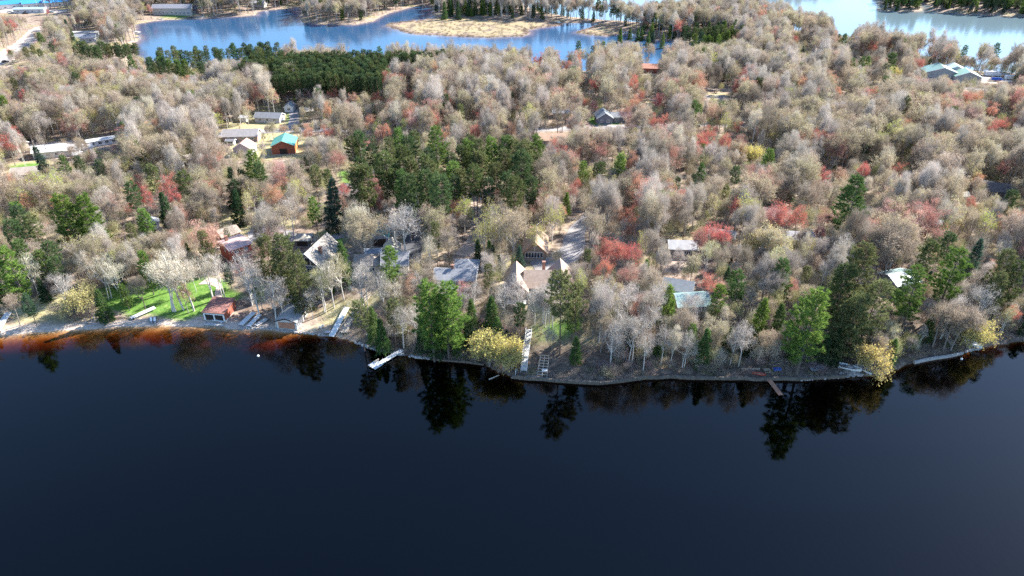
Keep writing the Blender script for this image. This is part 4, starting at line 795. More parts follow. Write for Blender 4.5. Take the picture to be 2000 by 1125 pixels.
# ------------------------------------------------------------------ trees: foliage and bark
def crown_mat(name, twig, trans=.28, var=.18):
    m = bpy.data.materials.new(name); m.use_nodes = True; N, L = nodes(m); N.clear()
    out = N.new('ShaderNodeOutputMaterial'); oi = N.new('ShaderNodeObjectInfo')
    ta = N.new('ShaderNodeAttribute'); ta.attribute_name = 'tint'; ja = N.new('ShaderNodeAttribute'); ja.attribute_name = 'jit'
    hs = N.new('ShaderNodeHueSaturation'); ic = N.new('ShaderNodeAttribute'); ic.attribute_type = 'INSTANCER'; ic.attribute_name = 'tone'; ih = N.new('ShaderNodeAttribute'); ih.attribute_type = 'INSTANCER'; ih.attribute_name = 'massed'
    pk = N.new('ShaderNodeMix'); pk.data_type = 'RGBA'; L.new(ih.outputs['Fac'], pk.inputs[0]); L.new(oi.outputs['Color'], pk.inputs[6]); L.new(ic.outputs['Color'], pk.inputs[7]); L.new(pk.outputs[2], hs.inputs['Color'])
    mr = N.new('ShaderNodeMapRange'); mr.inputs[3].default_value = 1 - var; mr.inputs[4].default_value = 1 + var; L.new(oi.outputs['Random'], mr.inputs[0]); L.new(mr.outputs[0], hs.inputs['Value'])
    h2 = N.new('ShaderNodeMath'); h2.operation = 'MULTIPLY_ADD'; h2.inputs[1].default_value = 7.31; h2.inputs[2].default_value = .0; L.new(oi.outputs['Random'], h2.inputs[0])
    fr = N.new('ShaderNodeMath'); fr.operation = 'FRACT'; L.new(h2.outputs[0], fr.inputs[0])
    mh = N.new('ShaderNodeMapRange'); mh.inputs[3].default_value = .488; mh.inputs[4].default_value = .512; L.new(fr.outputs[0], mh.inputs[0]); L.new(mh.outputs[0], hs.inputs['Hue'])
    mx = N.new('ShaderNodeMix'); mx.data_type = 'RGBA'; mx.inputs[6].default_value = tuple(twig) + (1,); L.new(ta.outputs['Fac'], mx.inputs[0]); L.new(hs.outputs[0], mx.inputs[7])
    ml = N.new('ShaderNodeMix'); ml.data_type = 'RGBA'; ml.blend_type = 'MULTIPLY'; ml.inputs[0].default_value = 1; L.new(mx.outputs[2], ml.inputs[6]); L.new(ja.outputs['Fac'], ml.inputs[7])
    d = N.new('ShaderNodeBsdfDiffuse'); t = N.new('ShaderNodeBsdfTranslucent'); s = N.new('ShaderNodeMixShader'); s.inputs[0].default_value = trans
    L.new(ml.outputs[2], d.inputs[0]); L.new(ml.outputs[2], t.inputs[0]); L.new(d.outputs[0], s.inputs[1]); L.new(t.outputs[0], s.inputs[2]); L.new(s.outputs[0], out.inputs['Surface'])
    return m
CM = {'leafy': crown_mat('budding_crown', (.36, .30, .245), .38), 'bare': crown_mat('bare_twigs', (.40, .35, .31), .25), 'needles': crown_mat('needle_sprays', (.12, .10, .07), .3, .2), 'willow': crown_mat('willow_sprays', (.42, .36, .22), .35, .05)}
BARK = {'grey': mat('grey_bark', (.27, .235, .205), .9, .25, 2.5), 'pale': mat('pale_bark', (.60, .56, .50), .85, .22, 2.0), 'dark': mat('dark_bark', (.13, .105, .09), .9, .25, 2.5), 'red': mat('pine_bark', (.20, .135, .10), .9, .25, 2.5)}

def unit(v): return v / np.maximum(np.linalg.norm(v, axis=-1, keepdims=True), 1e-9)
class Tris:
    """loose blades collected as triangles with two face values: tint (0 twig, 1 leaf) and brightness"""
    def __init__(s): s.p = []; s.t = []; s.j = []
    def blades(s, base, d, length, width, tint, rng, jit=.2):
        n = len(base); side = unit(np.cross(d, rng.normal(size=(n, 3)))); w = np.broadcast_to(np.asarray(width, float), (n,))[:, None] / 2; l = np.broadcast_to(np.asarray(length, float), (n,))[:, None]
        s.p.append(np.stack([base - side * w, base + side * w, base + d * l], 1)); s.t.append(np.full(n, tint)); s.j.append(rng.uniform(1 - jit, 1 + jit, n))
    def flakes(s, c, size, tint, rng, jit=.2, flat=None):
        n = len(c); a = unit(rng.normal(size=(n, 3)))
        if flat is not None: a[:, 2] *= flat; a = unit(a)
        b = unit(np.cross(a, rng.normal(size=(n, 3)) + (np.array([0, 0, 2.0]) if flat is not None else 0))); sz = (size * rng.uniform(.7, 1.3, n))[:, None]
        s.p.append(np.stack([c - a * sz * .5, c + a * sz * .5, c + b * sz * .9], 1)); s.t.append(np.full(n, tint)); s.j.append(rng.uniform(1 - jit, 1 + jit, n))
    def mesh(s, name, m):
        p = np.concatenate(s.p).reshape(-1, 3); n = len(p) // 3
        me = bpy.data.meshes.new(name); me.vertices.add(len(p)); me.vertices.foreach_set('co', p.astype(np.float32).ravel())
        me.loops.add(n * 3); me.loops.foreach_set('vertex_index', np.arange(n * 3, dtype=np.int32)); me.polygons.add(n); me.polygons.foreach_set('loop_start', np.arange(0, n * 3, 3, dtype=np.int32)); me.update(calc_edges=True)
        for nm, v in (('tint', np.concatenate(s.t)), ('jit', np.concatenate(s.j))):
            a = me.attributes.new(nm, 'FLOAT', 'FACE'); a.data.foreach_set('value', v.astype(np.float32))
        me.materials.append(m); return me
def bez(a, b, c, n):
    t = np.linspace(0, 1, n)[:, None]; return a * (1 - t) ** 2 + 2 * b * t * (1 - t) + c * t * t
def broadleaf(seed, Ht, Rc, base, clumps, trunk_r, twigs, tl, tw, buds, bs, up=.3, crown_h=None, fork=.45, nl=6, bark='grey', cm='leafy', bud_tint=1.0, twig_tint=0.0, stems=1, droop=0.0, name=('trunk', 'crown'), shell=.5, cl=.55):
    rng = np.random.default_rng(seed); wood = MB(); tr = Tris()
    zc = base + (Ht - base) * .52; rz = (Ht - base) * .5
    v = unit(rng.normal(size=(clumps * 4, 3))); v = v[v[:, 2] > -.45][:clumps]; rad = rng.uniform(shell, 1.0, len(v))[:, None] ** .7
    lob = 1 + .30 * np.sin(np.arctan2(v[:, 1], v[:, 0]) * rng.integers(2, 4) + rng.uniform(0, 6))[:, None] + rng.normal(0, .15, (len(v), 1))
    T = np.array([0, 0, zc]) + v * rad * lob * np.array([Rc, Rc, rz]); T[:, 2] = np.minimum(T[:, 2], Ht)
    lean = rng.normal(0, .03 * Ht, 2); samples = []
    for st in range(stems):
        off = np.array([*(rng.normal(0, .35, 2) if stems > 1 else (0, 0)), 0.]); tip = np.array([lean[0] + (rng.normal(0, Rc * .4) if stems > 1 else 0), lean[1] + (rng.normal(0, Rc * .4) if stems > 1 else 0), Ht * (.55 + fork * .45)])
        path = bez(off + np.array([0, 0, -.4]), np.array([off[0], off[1], Ht * .3]) + rng.normal(0, .25, 3) * [1, 1, 0], tip, 7)
        wood.tube(path, list(np.linspace(trunk_r, trunk_r * .32, 7)), 6); samples += [(p, trunk_r * (1 - .6 * i / 6)) for i, p in enumerate(path) if p[2] > base * .7]
    order = rng.permutation(len(T)); limbs, rest = order[:nl], order[nl:]
    for k, i in enumerate(limbs):
        t = T[i]; h = np.hypot(t[0], t[1]); z0 = np.clip(t[2] - h * (1.1 + up * 2), base * .75, Ht * .6); s = min(samples, key=lambda q: abs(q[0][2] - z0))
        mid = s[0] * .5 + t * .5; mid[2] = s[0][2] + (t[2] - s[0][2]) * (.35 + .2 * rng.random() + droop * .6); p = bez(s[0], mid, t, 6); p[1:-1] += rng.normal(0, .12, (4, 3))
        r0 = min(s[1] * .7, trunk_r * .5); wood.tube(p, list(np.linspace(r0, .035, 6)), 5, False); samples += [(q, r0 * (1 - j / 7)) for j, q in enumerate(p) if j]
    SP = np.array([q[0] for q in samples]); SR = np.array([q[1] for q in samples])
    for i in rest:
        t = T[i]; d = np.linalg.norm(SP - t, axis=1) + np.where(SP[:, 2] > t[2] - .2, 4.0, 0); k = int(np.argmin(d)); a = SP[k]
        mid = (a + t) / 2 + np.array([0, 0, -.12 * np.linalg.norm(t - a)]) + rng.normal(0, .15, 3); p = bez(a, mid, t, 4); r0 = min(SR[k] * .6, .085)
        wood.tube(p, [r0, r0 * .75, r0 * .5, .02], 3, False)
    cc = np.array([0, 0, zc - rz * .35]); D = unit(T - cc); n = len(T)
    tone = rng.uniform(.82, 1.18, n)
    for q in range(2):
        k = twigs // 2; ii = np.repeat(np.arange(n), k); m = len(ii)
        st = T[ii] + rng.normal(0, cl, (m, 3)) * [1, 1, .8]; dr = unit(D[ii] * .75 + rng.normal(0, .62, (m, 3)) + np.array([0, 0, up - droop * (1.6 if q else .6)])); ln = tl * rng.uniform(.5, 1.15, m)
        tr.blades(st - dr * ln[:, None] * .45, dr, ln, tw, twig_tint, rng, .22)
        if buds:
            kb = buds // 2; jj = rng.integers(0, m, n * kb); pos = st[jj] + dr[jj] * (ln[jj] * rng.uniform(-.1, .6, len(jj)))[:, None] + rng.normal(0, .12, (len(jj), 3))
            tr.flakes(pos, bs, bud_tint, rng, .22)
    return wood.mesh(name[0], BARK[bark]), tr.mesh(name[1], CM[cm])
def conifer(seed, Ht, Lm, base, whorl, per, prof, slope, tuft, blade, bw, trunk_r, bark='dark', lateral=.25, droop=0.0, gap=.12, top=.97, fan=.8, nb=7, name=('trunk', 'crown')):
    rng = np.random.default_rng(seed); wood = MB(); tr = Tris(); lean = rng.normal(0, .012 * Ht, 2)
    ax = lambda z: np.array([lean[0] * (z / Ht) ** 2, lean[1] * (z / Ht) ** 2, z])
    wood.tube([ax(z) for z in np.linspace(-.4, Ht * .985, 8)] if False else [np.array([0, 0, -.4])] + [ax(z) for z in np.linspace(.05, .985, 7) * Ht], list(np.linspace(trunk_r, .03, 8)), 6)
    z = base * Ht; pos = []; out = []; ph = rng.uniform(0, 6); side = 1 + .25 * np.sin(np.arange(7) + seed)
    while z < Ht * top:
        t = (z / Ht - base) / (1 - base); L0 = Lm * prof(t); n = per + int(rng.integers(-1, 2))
        for b in range(n):
            if rng.random() < gap: continue
            th = ph + 2 * math.pi * b / n + rng.normal(0, .22); L_ = max(.25, L0 * rng.uniform(.68, 1.18) * side[int(th * 1.1) % 7]); d = np.array([math.cos(th), math.sin(th), 0]); sl = slope + .45 * t + rng.normal(0, .06)
            s = np.linspace(0, 1, 5)[:, None]; zz = ax(z + rng.normal(0, .15)); path = zz + d * L_ * s + np.array([0, 0, 1]) * (L_ * (sl * s - droop * s * s + .10 * s ** 3))
            if L_ > .8: wood.tube(path, [.06 * L_ / Lm + .015, .045 * L_ / Lm + .012, .03, .02, .01], 3, False)
            k = max(2, int(L_ / tuft)); s = rng.uniform(.22, 1.0, k) ** .75; s[0] = 1.0; lat = rng.normal(0, lateral, k) * L_ * (1.05 - s) * 1.4
            c = zz + d * (L_ * s)[:, None] + np.array([-d[1], d[0], 0]) * lat[:, None]; c[:, 2] += L_ * (sl * s - droop * s * s + .10 * s ** 3) + rng.normal(0, .08, k)
            pos.append(c); out.append(np.repeat(d[None] + np.array([0, 0, .15 - droop * .5]), k, 0))
        ph += 2.4; z += whorl * rng.uniform(.75, 1.25) * (1 - .35 * t)
    c = np.concatenate(pos + [np.array([ax(Ht * f) for f in np.linspace(top - .03, .99, 4)])]); o = np.concatenate(out + [np.tile([0, 0, 1.0], (4, 1))]); ii = np.repeat(np.arange(len(c)), nb); m = len(ii)
    dr = unit(o[ii] * .7 + rng.normal(0, .55, (m, 3)) * [1, 1, fan] + np.array([0, 0, .22])); tr.blades(c[ii] + rng.normal(0, .13, (m, 3)), dr, blade * rng.uniform(.6, 1.2, m), bw, 1.0, rng, .28)
    return wood.mesh(name[0], BARK[bark]), tr.mesh(name[1], CM['needles'])

KINDS = {}
def kind(key, makers, tones, cat, word, hs): KINDS[key] = dict(meshes=[mk() for mk in makers], tones=tones, cat=cat, word=word, H=hs)
rs = lambda n, f: [(lambda i=i: f(i)) for i in range(n)]
kind('oak_tree', rs(5, lambda i: broadleaf(100 + i, 16.5, 3.9 + .35 * (i % 3), 7.2, 72, .26, 24, 1.4, .055, 38, .24, up=.3, nl=8, bark='grey')), [('tan', (.44, .36, .225)), ('olive tan', (.39, .345, .19)), ('brownish', (.37, .295, .21)), ('pale straw', (.48, .42, .26)), ('pinkish tan', (.45, .355, .265))], 'oak', 'round oak', 16.5)
kind('ash_tree', rs(4, lambda i: broadleaf(200 + i, 16.5, 3.4 + .3 * (i % 3), 6.8, 66, .24, 56, 1.5, .05, 8, .18, up=.6, nl=7, bark='dark', cm='bare', bud_tint=1, twig_tint=1.0)), [('grey brown', (.34, .29, .235)), ('mauve grey', (.38, .335, .29)), ('warm grey', (.41, .36, .29)), ('dusky brown', (.28, .23, .18))], 'ash tree', 'leafless ash', 16.5)
kind('aspen_tree', rs(5, lambda i: broadleaf(300 + i, 18.5, 2.5 + .2 * i, 7.0, 62, .13, 56, 2.1, .042, 0, .2, up=1.35, nl=6, fork=.9, bark='pale', cm='bare', twig_tint=1.0, stems=2 + i % 2)), [('silver grey', (.52, .46, .40)), ('pale grey', (.48, .42, .36)), ('cream grey', (.54, .475, .37)), ('ash grey', (.42, .365, .315))], 'aspen', 'leafless aspen', 18.5)
kind('maple_tree', rs(4, lambda i: broadleaf(400 + i, 14.5, 3.0 + .35 * (i % 3), 4.6, 58, .19, 30, 1.2, .05, 32, .22, up=.6, nl=7, twig_tint=.55, bark='grey', stems=1 + i % 2)), [('scarlet', (.52, .15, .11)), ('dull red', (.46, .205, .17)), ('salmon', (.56, .33, .235)), ('orange red', (.54, .26, .155)), ('rose', (.53, .31, .275))], 'maple', 'budding maple', 14.5)
kind('poplar_tree', rs(3, lambda i: broadleaf(500 + i, 15, 2.6 + .3 * i, 4.5, 52, .17, 16, 1.2, .05, 30, .23, up=.6, nl=6, fork=.8, bark='pale')), [('yellow green', (.44, .42, .13)), ('pale yellow', (.53, .48, .21)), ('lime', (.40, .44, .10)), ('cream yellow', (.52, .47, .26))], 'poplar', 'leafing poplar', 15)
kind('birch_tree', rs(4, lambda i: broadleaf(600 + i, 15, 2.9, 5.0, 40, .19, 34, 1.6, .05, 8, .18, up=.5, nl=8, fork=.8, bark='pale', cm='bare', twig_tint=1.0, stems=1 + (i % 3))), [('cream twigged', (.53, .475, .36)), ('greyish', (.46, .41, .36)), ('yellowish', (.50, .46, .27))], 'birch', 'birch', 15)
kind('willow_tree', rs(3, lambda i: broadleaf(700 + i, 8.5, 5.0, 1.5, 84, .3, 22, 1.5, .08, 50, .30, up=.1, nl=9, bark='grey', cm='willow', stems=3, droop=.35, shell=.35, cl=.7)), [('bright yellow', (.62, .52, .17)), ('pale yellow', (.58, .51, .22))], 'willow', 'bushy willow', 8.5)
kind('white_pine', rs(4, lambda i: conifer(800 + i, 22, 4.6, .16 + .05 * i, 1.0, 6, lambda t: (.62 + .38 * min(1, t * 3)) * (1 - t) ** .62 + .07, .10, .32, .82, .15, .34, lateral=.34, gap=.14, fan=.5, nb=12)), [('bright green', (.15, .225, .05)), ('fresh green', (.145, .22, .055)), ('mid green', (.11, .175, .055)), ('blue green', (.075, .13, .07))], 'white pine', 'feathery pine', 22)
kind('red_pine', rs(4, lambda i: conifer(900 + i, 20, 2.75, .50 - .05 * (i % 3), .95, 6, lambda t: (.55 + .45 * min(1, t * 2.5)) * (1 - t ** 2.2) ** .6 + .1, (.05), .30, .62, .16, .22, bark='red', lateral=.38, gap=.10, fan=1.1, nb=10)) + [lambda: conifer(950, 22, 3.6, .12, 1.0, 7, lambda t: (.72 + .28 * min(1, t * 3)) * (1 - t ** 2.0) ** .7 * (.86 + .2 * math.sin(t * 17)) + .08, .08, .34, .62, .17, .3, bark='red', lateral=.38, gap=.17, fan=1.2, nb=9)], [('dark olive', (.11, .135, .05)), ('dark green', (.085, .125, .05)), ('olive', (.155, .17, .07)), ('deep green', (.065, .10, .048))], 'red pine', 'tall pine', 20)
kind('spruce_tree', rs(3, lambda i: conifer(1000 + i, 14, 2.7, .05, .62, 7, lambda t: (1 - t) ** .85 + .05, -.05, .29, .55, .14, .2, nb=11, lateral=.3, droop=.22, gap=.08, fan=.6)), [('bright green', (.16, .24, .05)), ('mid green', (.10, .165, .05)), ('dark green', (.06, .105, .045)), ('bluish', (.07, .115, .08))], 'spruce', 'pointed spruce', 14)
kind('shrub', rs(4, lambda i: broadleaf(1100 + i, 3.2, 1.5, .3, 16, .05, 26, 1.2, .045, 8, .16, up=.6, nl=5, bark='dark', cm='bare', twig_tint=1.0, stems=4, shell=.3)), [('grey brown', (.30, .25, .215)), ('purplish', (.30, .22, .215)), ('straw', (.42, .36, .24))], 'shrub', 'twiggy shrub', 3.2)

# ------------------------------------------------------------------ where they stand
TREES = []      # (kind, x, y, z, height, tone, variant, width factor, chosen by eye)
AUTO = []
def put(k, px_, py_, h, tone=None, var=None, wide=1.0):
    """a tree whose top is at this pixel"""
    p = at(px_, py_, h); K = KINDS[k]; r = random.random()
    TREES.append((k, p.x, p.y, p.z, h, random.randrange(len(K['tones'])) if tone is None else tone, random.randrange(4 if k == 'red_pine' else len(K['meshes'])) if var is None else var, wide, True))
    if h >= 9 and 60 < py_ < 640 and k in ('white_pine', 'red_pine', 'spruce_tree', 'maple_tree', 'willow_tree'):
        b_ = proj(p.x, p.y, p.z); fr_ = .42 if k != 'maple_tree' else .38; hw_ = h * .07 * F_PX / max(60, p.y * CP + CAM_H * SP); AUTO.append((px_ - hw_, py_, px_ + hw_, py_ + (b_[1] - py_) * fr_))
def many(k, rows, tone=None, wide=1.0):
    for r in rows: put(k, r[0], r[1], r[2], r[3] if len(r) > 3 else tone, None, r[4] if len(r) > 4 else wide)
many('white_pine', [(118, 380, 25, 0), (155, 378, 24, 0), (4, 478, 21, 0), (77, 488, 13, 1), (278, 406, 15, 1), (120, 302, 14, 2), (492, 293, 21, 1), (610, 385, 14, 0), (237, 556, 9, 1), (775, 250, 19, 1), (853, 246, 23, 1), (915, 271, 21, 1),
                    (960, 268, 21, 1), (1047, 263, 19, 1), (985, 266, 21, 2), (1212, 300, 15, 1), (1505, 290, 15, 1), (1680, 345, 25, 2, 1.15), (1600, 560, 27, 0), (1805, 520, 23, 1), (1875, 486, 23, 0, 1.1), (1450, 528, 14, 2), (838, 550, 25, 0),
                    (868, 553, 24, 0), (754, 485, 17, 1), (1120, 596, 12, 1), (1405, 562, 13, 0), (250, 108, 17, 2), (742, 90, 14, 2), (1745, 104, 19, 2), (1886, 88, 16, 2), (1950, 84, 16, 2), (455, 84, 15, 2), (505, 82, 15, 2), (1140, 314, 13, 0), (1375, 318, 11, 2),
                    (440, 445, 7, 2), (1604, 56, 14, 2), (1650, 66, 14, 2), (1686, 109, 13, 2), (1668, 112, 12, 2), (1700, 110, 12, 2), (1640, 66, 12, 2), (1130, 80, 13, 2), (380, 90, 15, 2), (345, 98, 15, 1), (310, 104, 15, 2), (420, 92, 14, 2), (30, 470, 18, 2), (20, 395, 16, 1)])
many('red_pine', [(30, 402, 19), (62, 415, 18), (12, 432, 18), (92, 470, 17), (105, 500, 15), (250, 356, 19), (293, 322, 18), (356, 335, 20), (250, 436, 13, 2), (190, 313, 15), (148, 306, 14), (505, 318, 18), (612, 322, 16), (700, 256, 21), (688, 268, 20), (725, 280, 18),
                  (760, 268, 18), (812, 256, 19), (835, 290, 19), (905, 282, 20), (940, 298, 20), (880, 300, 19), (860, 330, 18), (830, 345, 18), (792, 328, 19), (770, 320, 18), (750, 334, 18), (1022, 318, 18), (1035, 345, 18), (990, 292, 20), (970, 318, 20), (1012, 298, 20),
                  (802, 308, 19), (848, 318, 19), (900, 330, 19), (738, 300, 18), (1000, 272, 20), (1030, 290, 19), (930, 330, 18), (955, 345, 17), (885, 345, 18), (1175, 315, 14), (1440, 326, 13), (1325, 346, 10), (1358, 340, 9), (1420, 362, 10, 2),
                  (1820, 470, 19), (1866, 456, 17), (1985, 372, 17), (1578, 520, 10), (1100, 530, 26, 2, .9), (1132, 556, 20, 2), (1016, 596, 14, 1),
                  (145, 140, 14), (25, 152, 12), (700, 590, 16, 2, 1.1), (764, 585, 15, 2), (1165, 320, 11), (60, 88, 12), (75, 96, 12), (48, 92, 12), (98, 84, 12), (640, 330, 14), (470, 330, 14), (455, 350, 14)], None)
many('spruce_tree', [(312, 376, 17, 2), (645, 348, 20, 3), (665, 470, 15, 1), (458, 372, 14, 2), (505, 462, 6, 0), (190, 566, 11, 1), (1310, 562, 14, 0), (1492, 585, 16, 0), (1530, 597, 13, 1), (1382, 640, 12, 1), (1750, 662, 9, 1), (960, 580, 14, 1), (920, 586, 12, 1), (935, 468, 9, 2), (962, 480, 8, 2),
                     (740, 622, 11, 1), (727, 600, 12, 1), (70, 284, 15, 3), (376, 265, 8, 2), (450, 326, 16, 2), (125, 38, 16, 3), (133, 52, 13, 1), (1275, 45, 12), (1316, 32, 14, 3), (1570, 90, 10, 3), (1916, 466, 15, 3), (955, 470, 9, 0), (1040, 375, 12, 1), (1108, 375, 9, 0), (1425, 640, 9, 1), (1556, 650, 8, 1), (855, 620, 13, 2), (820, 620, 11, 2), (893, 640, 9, 1), (915, 620, 10, 1), (972, 620, 12, 1), (1745, 665, 8, 0), (1470, 640, 9, 2), (1620, 650, 10, 2), (1640, 640, 11, 2)])
many('willow_tree', [(968, 655, 9.5, 0, 1.0), (985, 672, 8, 0, .9), (955, 668, 7.5, 0, .9), (1712, 676, 9, 0, .95), (1912, 628, 9, 0, .9), (1465, 286, 9, 0, .9), (1480, 292, 8, 0, .8), (705, 108, 10, 0), (1452, 40, 9, 1, 1.3), (848, 632, 6.5, 1, .6), (1776, 652, 5.5, 0, .5), (1500, 452, 11, 1, .9), (1525, 460, 9, 1, .8), (880, 150, 6, 0, .5), (1625, 97, 6, 0, .6), (1750, 132, 9, 0, .6), (1000, 672, 7.5, 0, .8), (155, 560, 9, 1, .8), (140, 575, 8, 1, .8)])
many('maple_tree', [(1143, 194, 9, 0), (1160, 198, 9, 1), (1188, 470, 12, 0, 1.1), (1205, 468, 13, 0, 1.2), (1228, 476, 12, 0, 1.1), (1180, 505, 11, 0), (1225, 520, 11, 1), (1388, 438, 12, 0, 1.2), (1415, 444, 11, 0), (1368, 450, 11, 1), (1228, 406, 10, 0), (1538, 400, 14, 0), (1520, 402, 13, 1), (1566, 408, 13, 0),
                    (1388, 535, 10, 0), (1406, 545, 8, 2), (1370, 262, 11, 0), (1385, 250, 12, 0), (1418, 264, 12, 0), (1250, 176, 11, 0), (1240, 188, 11, 3), (1440, 240, 10, 0), (264, 348, 14, 0, .8), (283, 368, 13, 0, .8), (326, 343, 15, 0, .8), (340, 370, 13, 0, .8), (392, 436, 15, 2, 1.1), (408, 448, 14, 2, 1.1), (665, 384, 11, 2), (690, 396, 10, 2),
                    (700, 412, 9, 4), (660, 402, 9, 2), (546, 335, 13, 1), (543, 312, 13, 4), (353, 556, 10, 2), (882, 392, 11, 3), (1128, 350, 9, 0), (1120, 362, 9, 1), (470, 518, 7, 0), (510, 482, 6, 0), (40, 178, 11, 0), (116, 104, 12, 0), (122, 113, 11, 4), (730, 345, 12, 1), (738, 365, 11, 0), (672, 358, 9, 0), (1170, 262, 8, 0),
                    (90, 18, 8, 0), (548, 150, 9, 4), (600, 172, 11, 4), (650, 175, 11, 0), (690, 180, 11, 2), (735, 182, 11, 0), (800, 176, 11, 0), (1550, 545, 8, 1), (1610, 330, 12, 0), (1645, 330, 11, 2), (1760, 320, 10, 0), (1690, 320, 11, 0), (1620, 410, 11, 1), (1900, 385, 9, 0), (1870, 395, 8, 0), (1660, 412, 8, 0), (1605, 440, 9, 1), (1830, 622, 6, 1), (1960, 230, 11, 0), (1940, 240, 11, 0),
                    (1300, 225, 11, 0), (1280, 225, 11, 0), (1230, 230, 11, 2), (1225, 205, 12, 1), (1555, 70, 10, 0), (1705, 170, 10, 0), (1640, 172, 10, 3), (1890, 180, 11, 0), (1910, 178, 11, 3), (1800, 116, 11, 0), (1100, 120, 10, 0), (1045, 110, 9, 3), (600, 245, 12, 3), (640, 248, 12, 0), (720, 225, 11, 3), (870, 250, 12, 3), (1000, 240, 11, 2), (930, 245, 12, 0)])
many('birch_tree', [(328, 496, 19, 0, 1.5), (352, 510, 17, 0, 1.4), (310, 510, 17, 0, 1.3), (186, 500, 15, 0), (215, 515, 14, 0), (120, 540, 13, 1), (105, 530, 11, 1), (660, 500, 15, 2, 1.1), (640, 515, 15, 0, 1.1), (625, 535, 13, 2), (600, 560, 11, 1), (785, 405, 18, 1, 1.5), (770, 420, 14, 1), (470, 500, 17, 1, 1.3), (490, 530, 15, 1, 1.2), (520, 545, 16, 1, 1.2), (1180, 555, 16, 1), (1215, 610, 15, 1), (1240, 620, 15, 1),
                    (1200, 635, 14, 1), (1275, 600, 14, 1), (1300, 640, 12, 1), (1460, 630, 14, 1), (1440, 640, 12, 1), (780, 600, 13, 1), (805, 600, 13, 1), (1230, 560, 15, 1), (690, 400, 15, 0, 1.3), (705, 410, 15, 0, 1.3), (560, 385, 15, 1, 1.2), (415, 500, 15, 1), (395, 510, 14, 0), (45, 500, 15, 0), (1925, 560, 16, 1), (1870, 580, 14, 1), (700, 520, 15, 1), (745, 535, 14, 1), (1060, 560, 13, 1), (1075, 570, 13, 1), (1015, 540, 13, 1), (985, 560, 13, 1), (1290, 560, 15, 1), (540, 545, 14, 1), (1265, 650, 12, 1), (1345, 650, 11, 1)])
many('birch_tree', [(1012, 574, 11, 1), (1045, 568, 12, 1), (1066, 572, 12, 1), (1082, 566, 13, 0), (868, 566, 10, 1), (905, 566, 11, 1), (928, 560, 11, 1), (1350, 580, 11, 1), (1368, 584, 10, 1), (710, 530, 12, 1), (620, 522, 13, 2)])
many('poplar_tree', [(205, 312, 12, 2), (225, 306, 12, 1), (240, 300, 12, 0), (415, 176, 13, 2), (432, 182, 13, 2), (400, 182, 12, 2), (320, 172, 12, 2), (575, 350, 11, 0), (960, 412, 15, 0), (975, 420, 15, 1), (990, 418, 14, 1), (945, 430, 14, 0), (905, 382, 14, 2), (870, 165, 10, 2), (895, 158, 9, 2), (1250, 345, 9, 1), (1045, 430, 14, 0), (1080, 400, 14, 0), (955, 395, 13, 0), (700, 190, 9, 0), (85, 60, 8, 2), (150, 70, 8, 2), (205, 55, 9, 2), (1215, 298, 13, 2), (1740, 130, 13, 2)])
many('oak_tree', [(720, 420, 16, 0, 1.2), (700, 432, 15, 0), (695, 415, 15, 3), (1505, 445, 13, 3, 1.2), (1525, 455, 13, 3), (470, 345, 14, 0), (485, 350, 13, 0), (1480, 345, 16, 0, 1.2), (1500, 350, 16, 0), (1720, 420, 15, 0), (1760, 385, 16, 1, 1.2), (1870, 348, 15, 0), (1760, 450, 17, 2, 1.2), (1750, 455, 18, 2, 1.1), (1890, 600, 14, 2, 1.2), (1850, 600, 13, 2, 1.2), (1870, 612, 12, 2, 1.1)])
many('ash_tree', [(1740, 440, 19, 3, 1.1), (1755, 445, 19, 3, 1.1), (1905, 600, 13, 0, 1.3), (1520, 500, 14, 0), (1505, 505, 14, 1), (1545, 490, 14, 1)])
for a_ in ((1690, 498, 26, 2, 1.15), (1655, 532, 23, 0, 1.1), (1712, 556, 22, 2, 1.1), (1676, 580, 20, 2, 1.1), (520, 470, 18, 2, 1.1), (560, 466, 22, 2, 1.1), (574, 505, 20, 2, 1.0), (540, 500, 18, 2, 1.0), (398, 455, 14, 2, 1.0), (1970, 500, 20, 2, 1.0), (1955, 545, 17, 2, 1.0), (1990, 520, 18, 0, 1.0), (1648, 600, 17, 2, 1.1)): put('red_pine', *a_[:4], 4, a_[4])
for _ in range(22): put(random.choice(['red_pine', 'red_pine', 'white_pine']), random.uniform(700, 1050), random.uniform(258, 345), random.uniform(20, 25), random.choice([0, 1, 2]), None, random.uniform(.9, 1.15))
# the pine plantation in rows
ax0, ay0 = ground0(462, 205); bx0, by0 = ground0(845, 205)
rr = random.Random(5)
for row in range(11):
    yy = by0 - 13 + row * 5.6; n = 42
    for i in range(n):
        xx = ax0 + (bx0 - ax0) * (i + rr.uniform(-.25, .25)) / (n - 1) * 1.03 + (yy - ay0) * .02
        pxx, pyy = proj(xx, yy, 0)
        if pxx < 545 and pyy > 192 + rr.uniform(-4, 4): continue
        if pxx > 640 and pxx < 700 and row < 1 and rr.random() < .5: continue
        if pxx > 752 and pyy > 178 + rr.uniform(-3, 3): continue
        if rr.random() < .06: continue
        TREES.append(('red_pine', xx, yy + rr.uniform(-.7, .7), H(xx, yy), rr.uniform(16.5, 18.5), rr.choice([0, 1, 1, 3]), rr.randrange(4), .82, True))
PLACES.append(('dense pine plantation', (ax0 + bx0) / 2, by0 + 12))
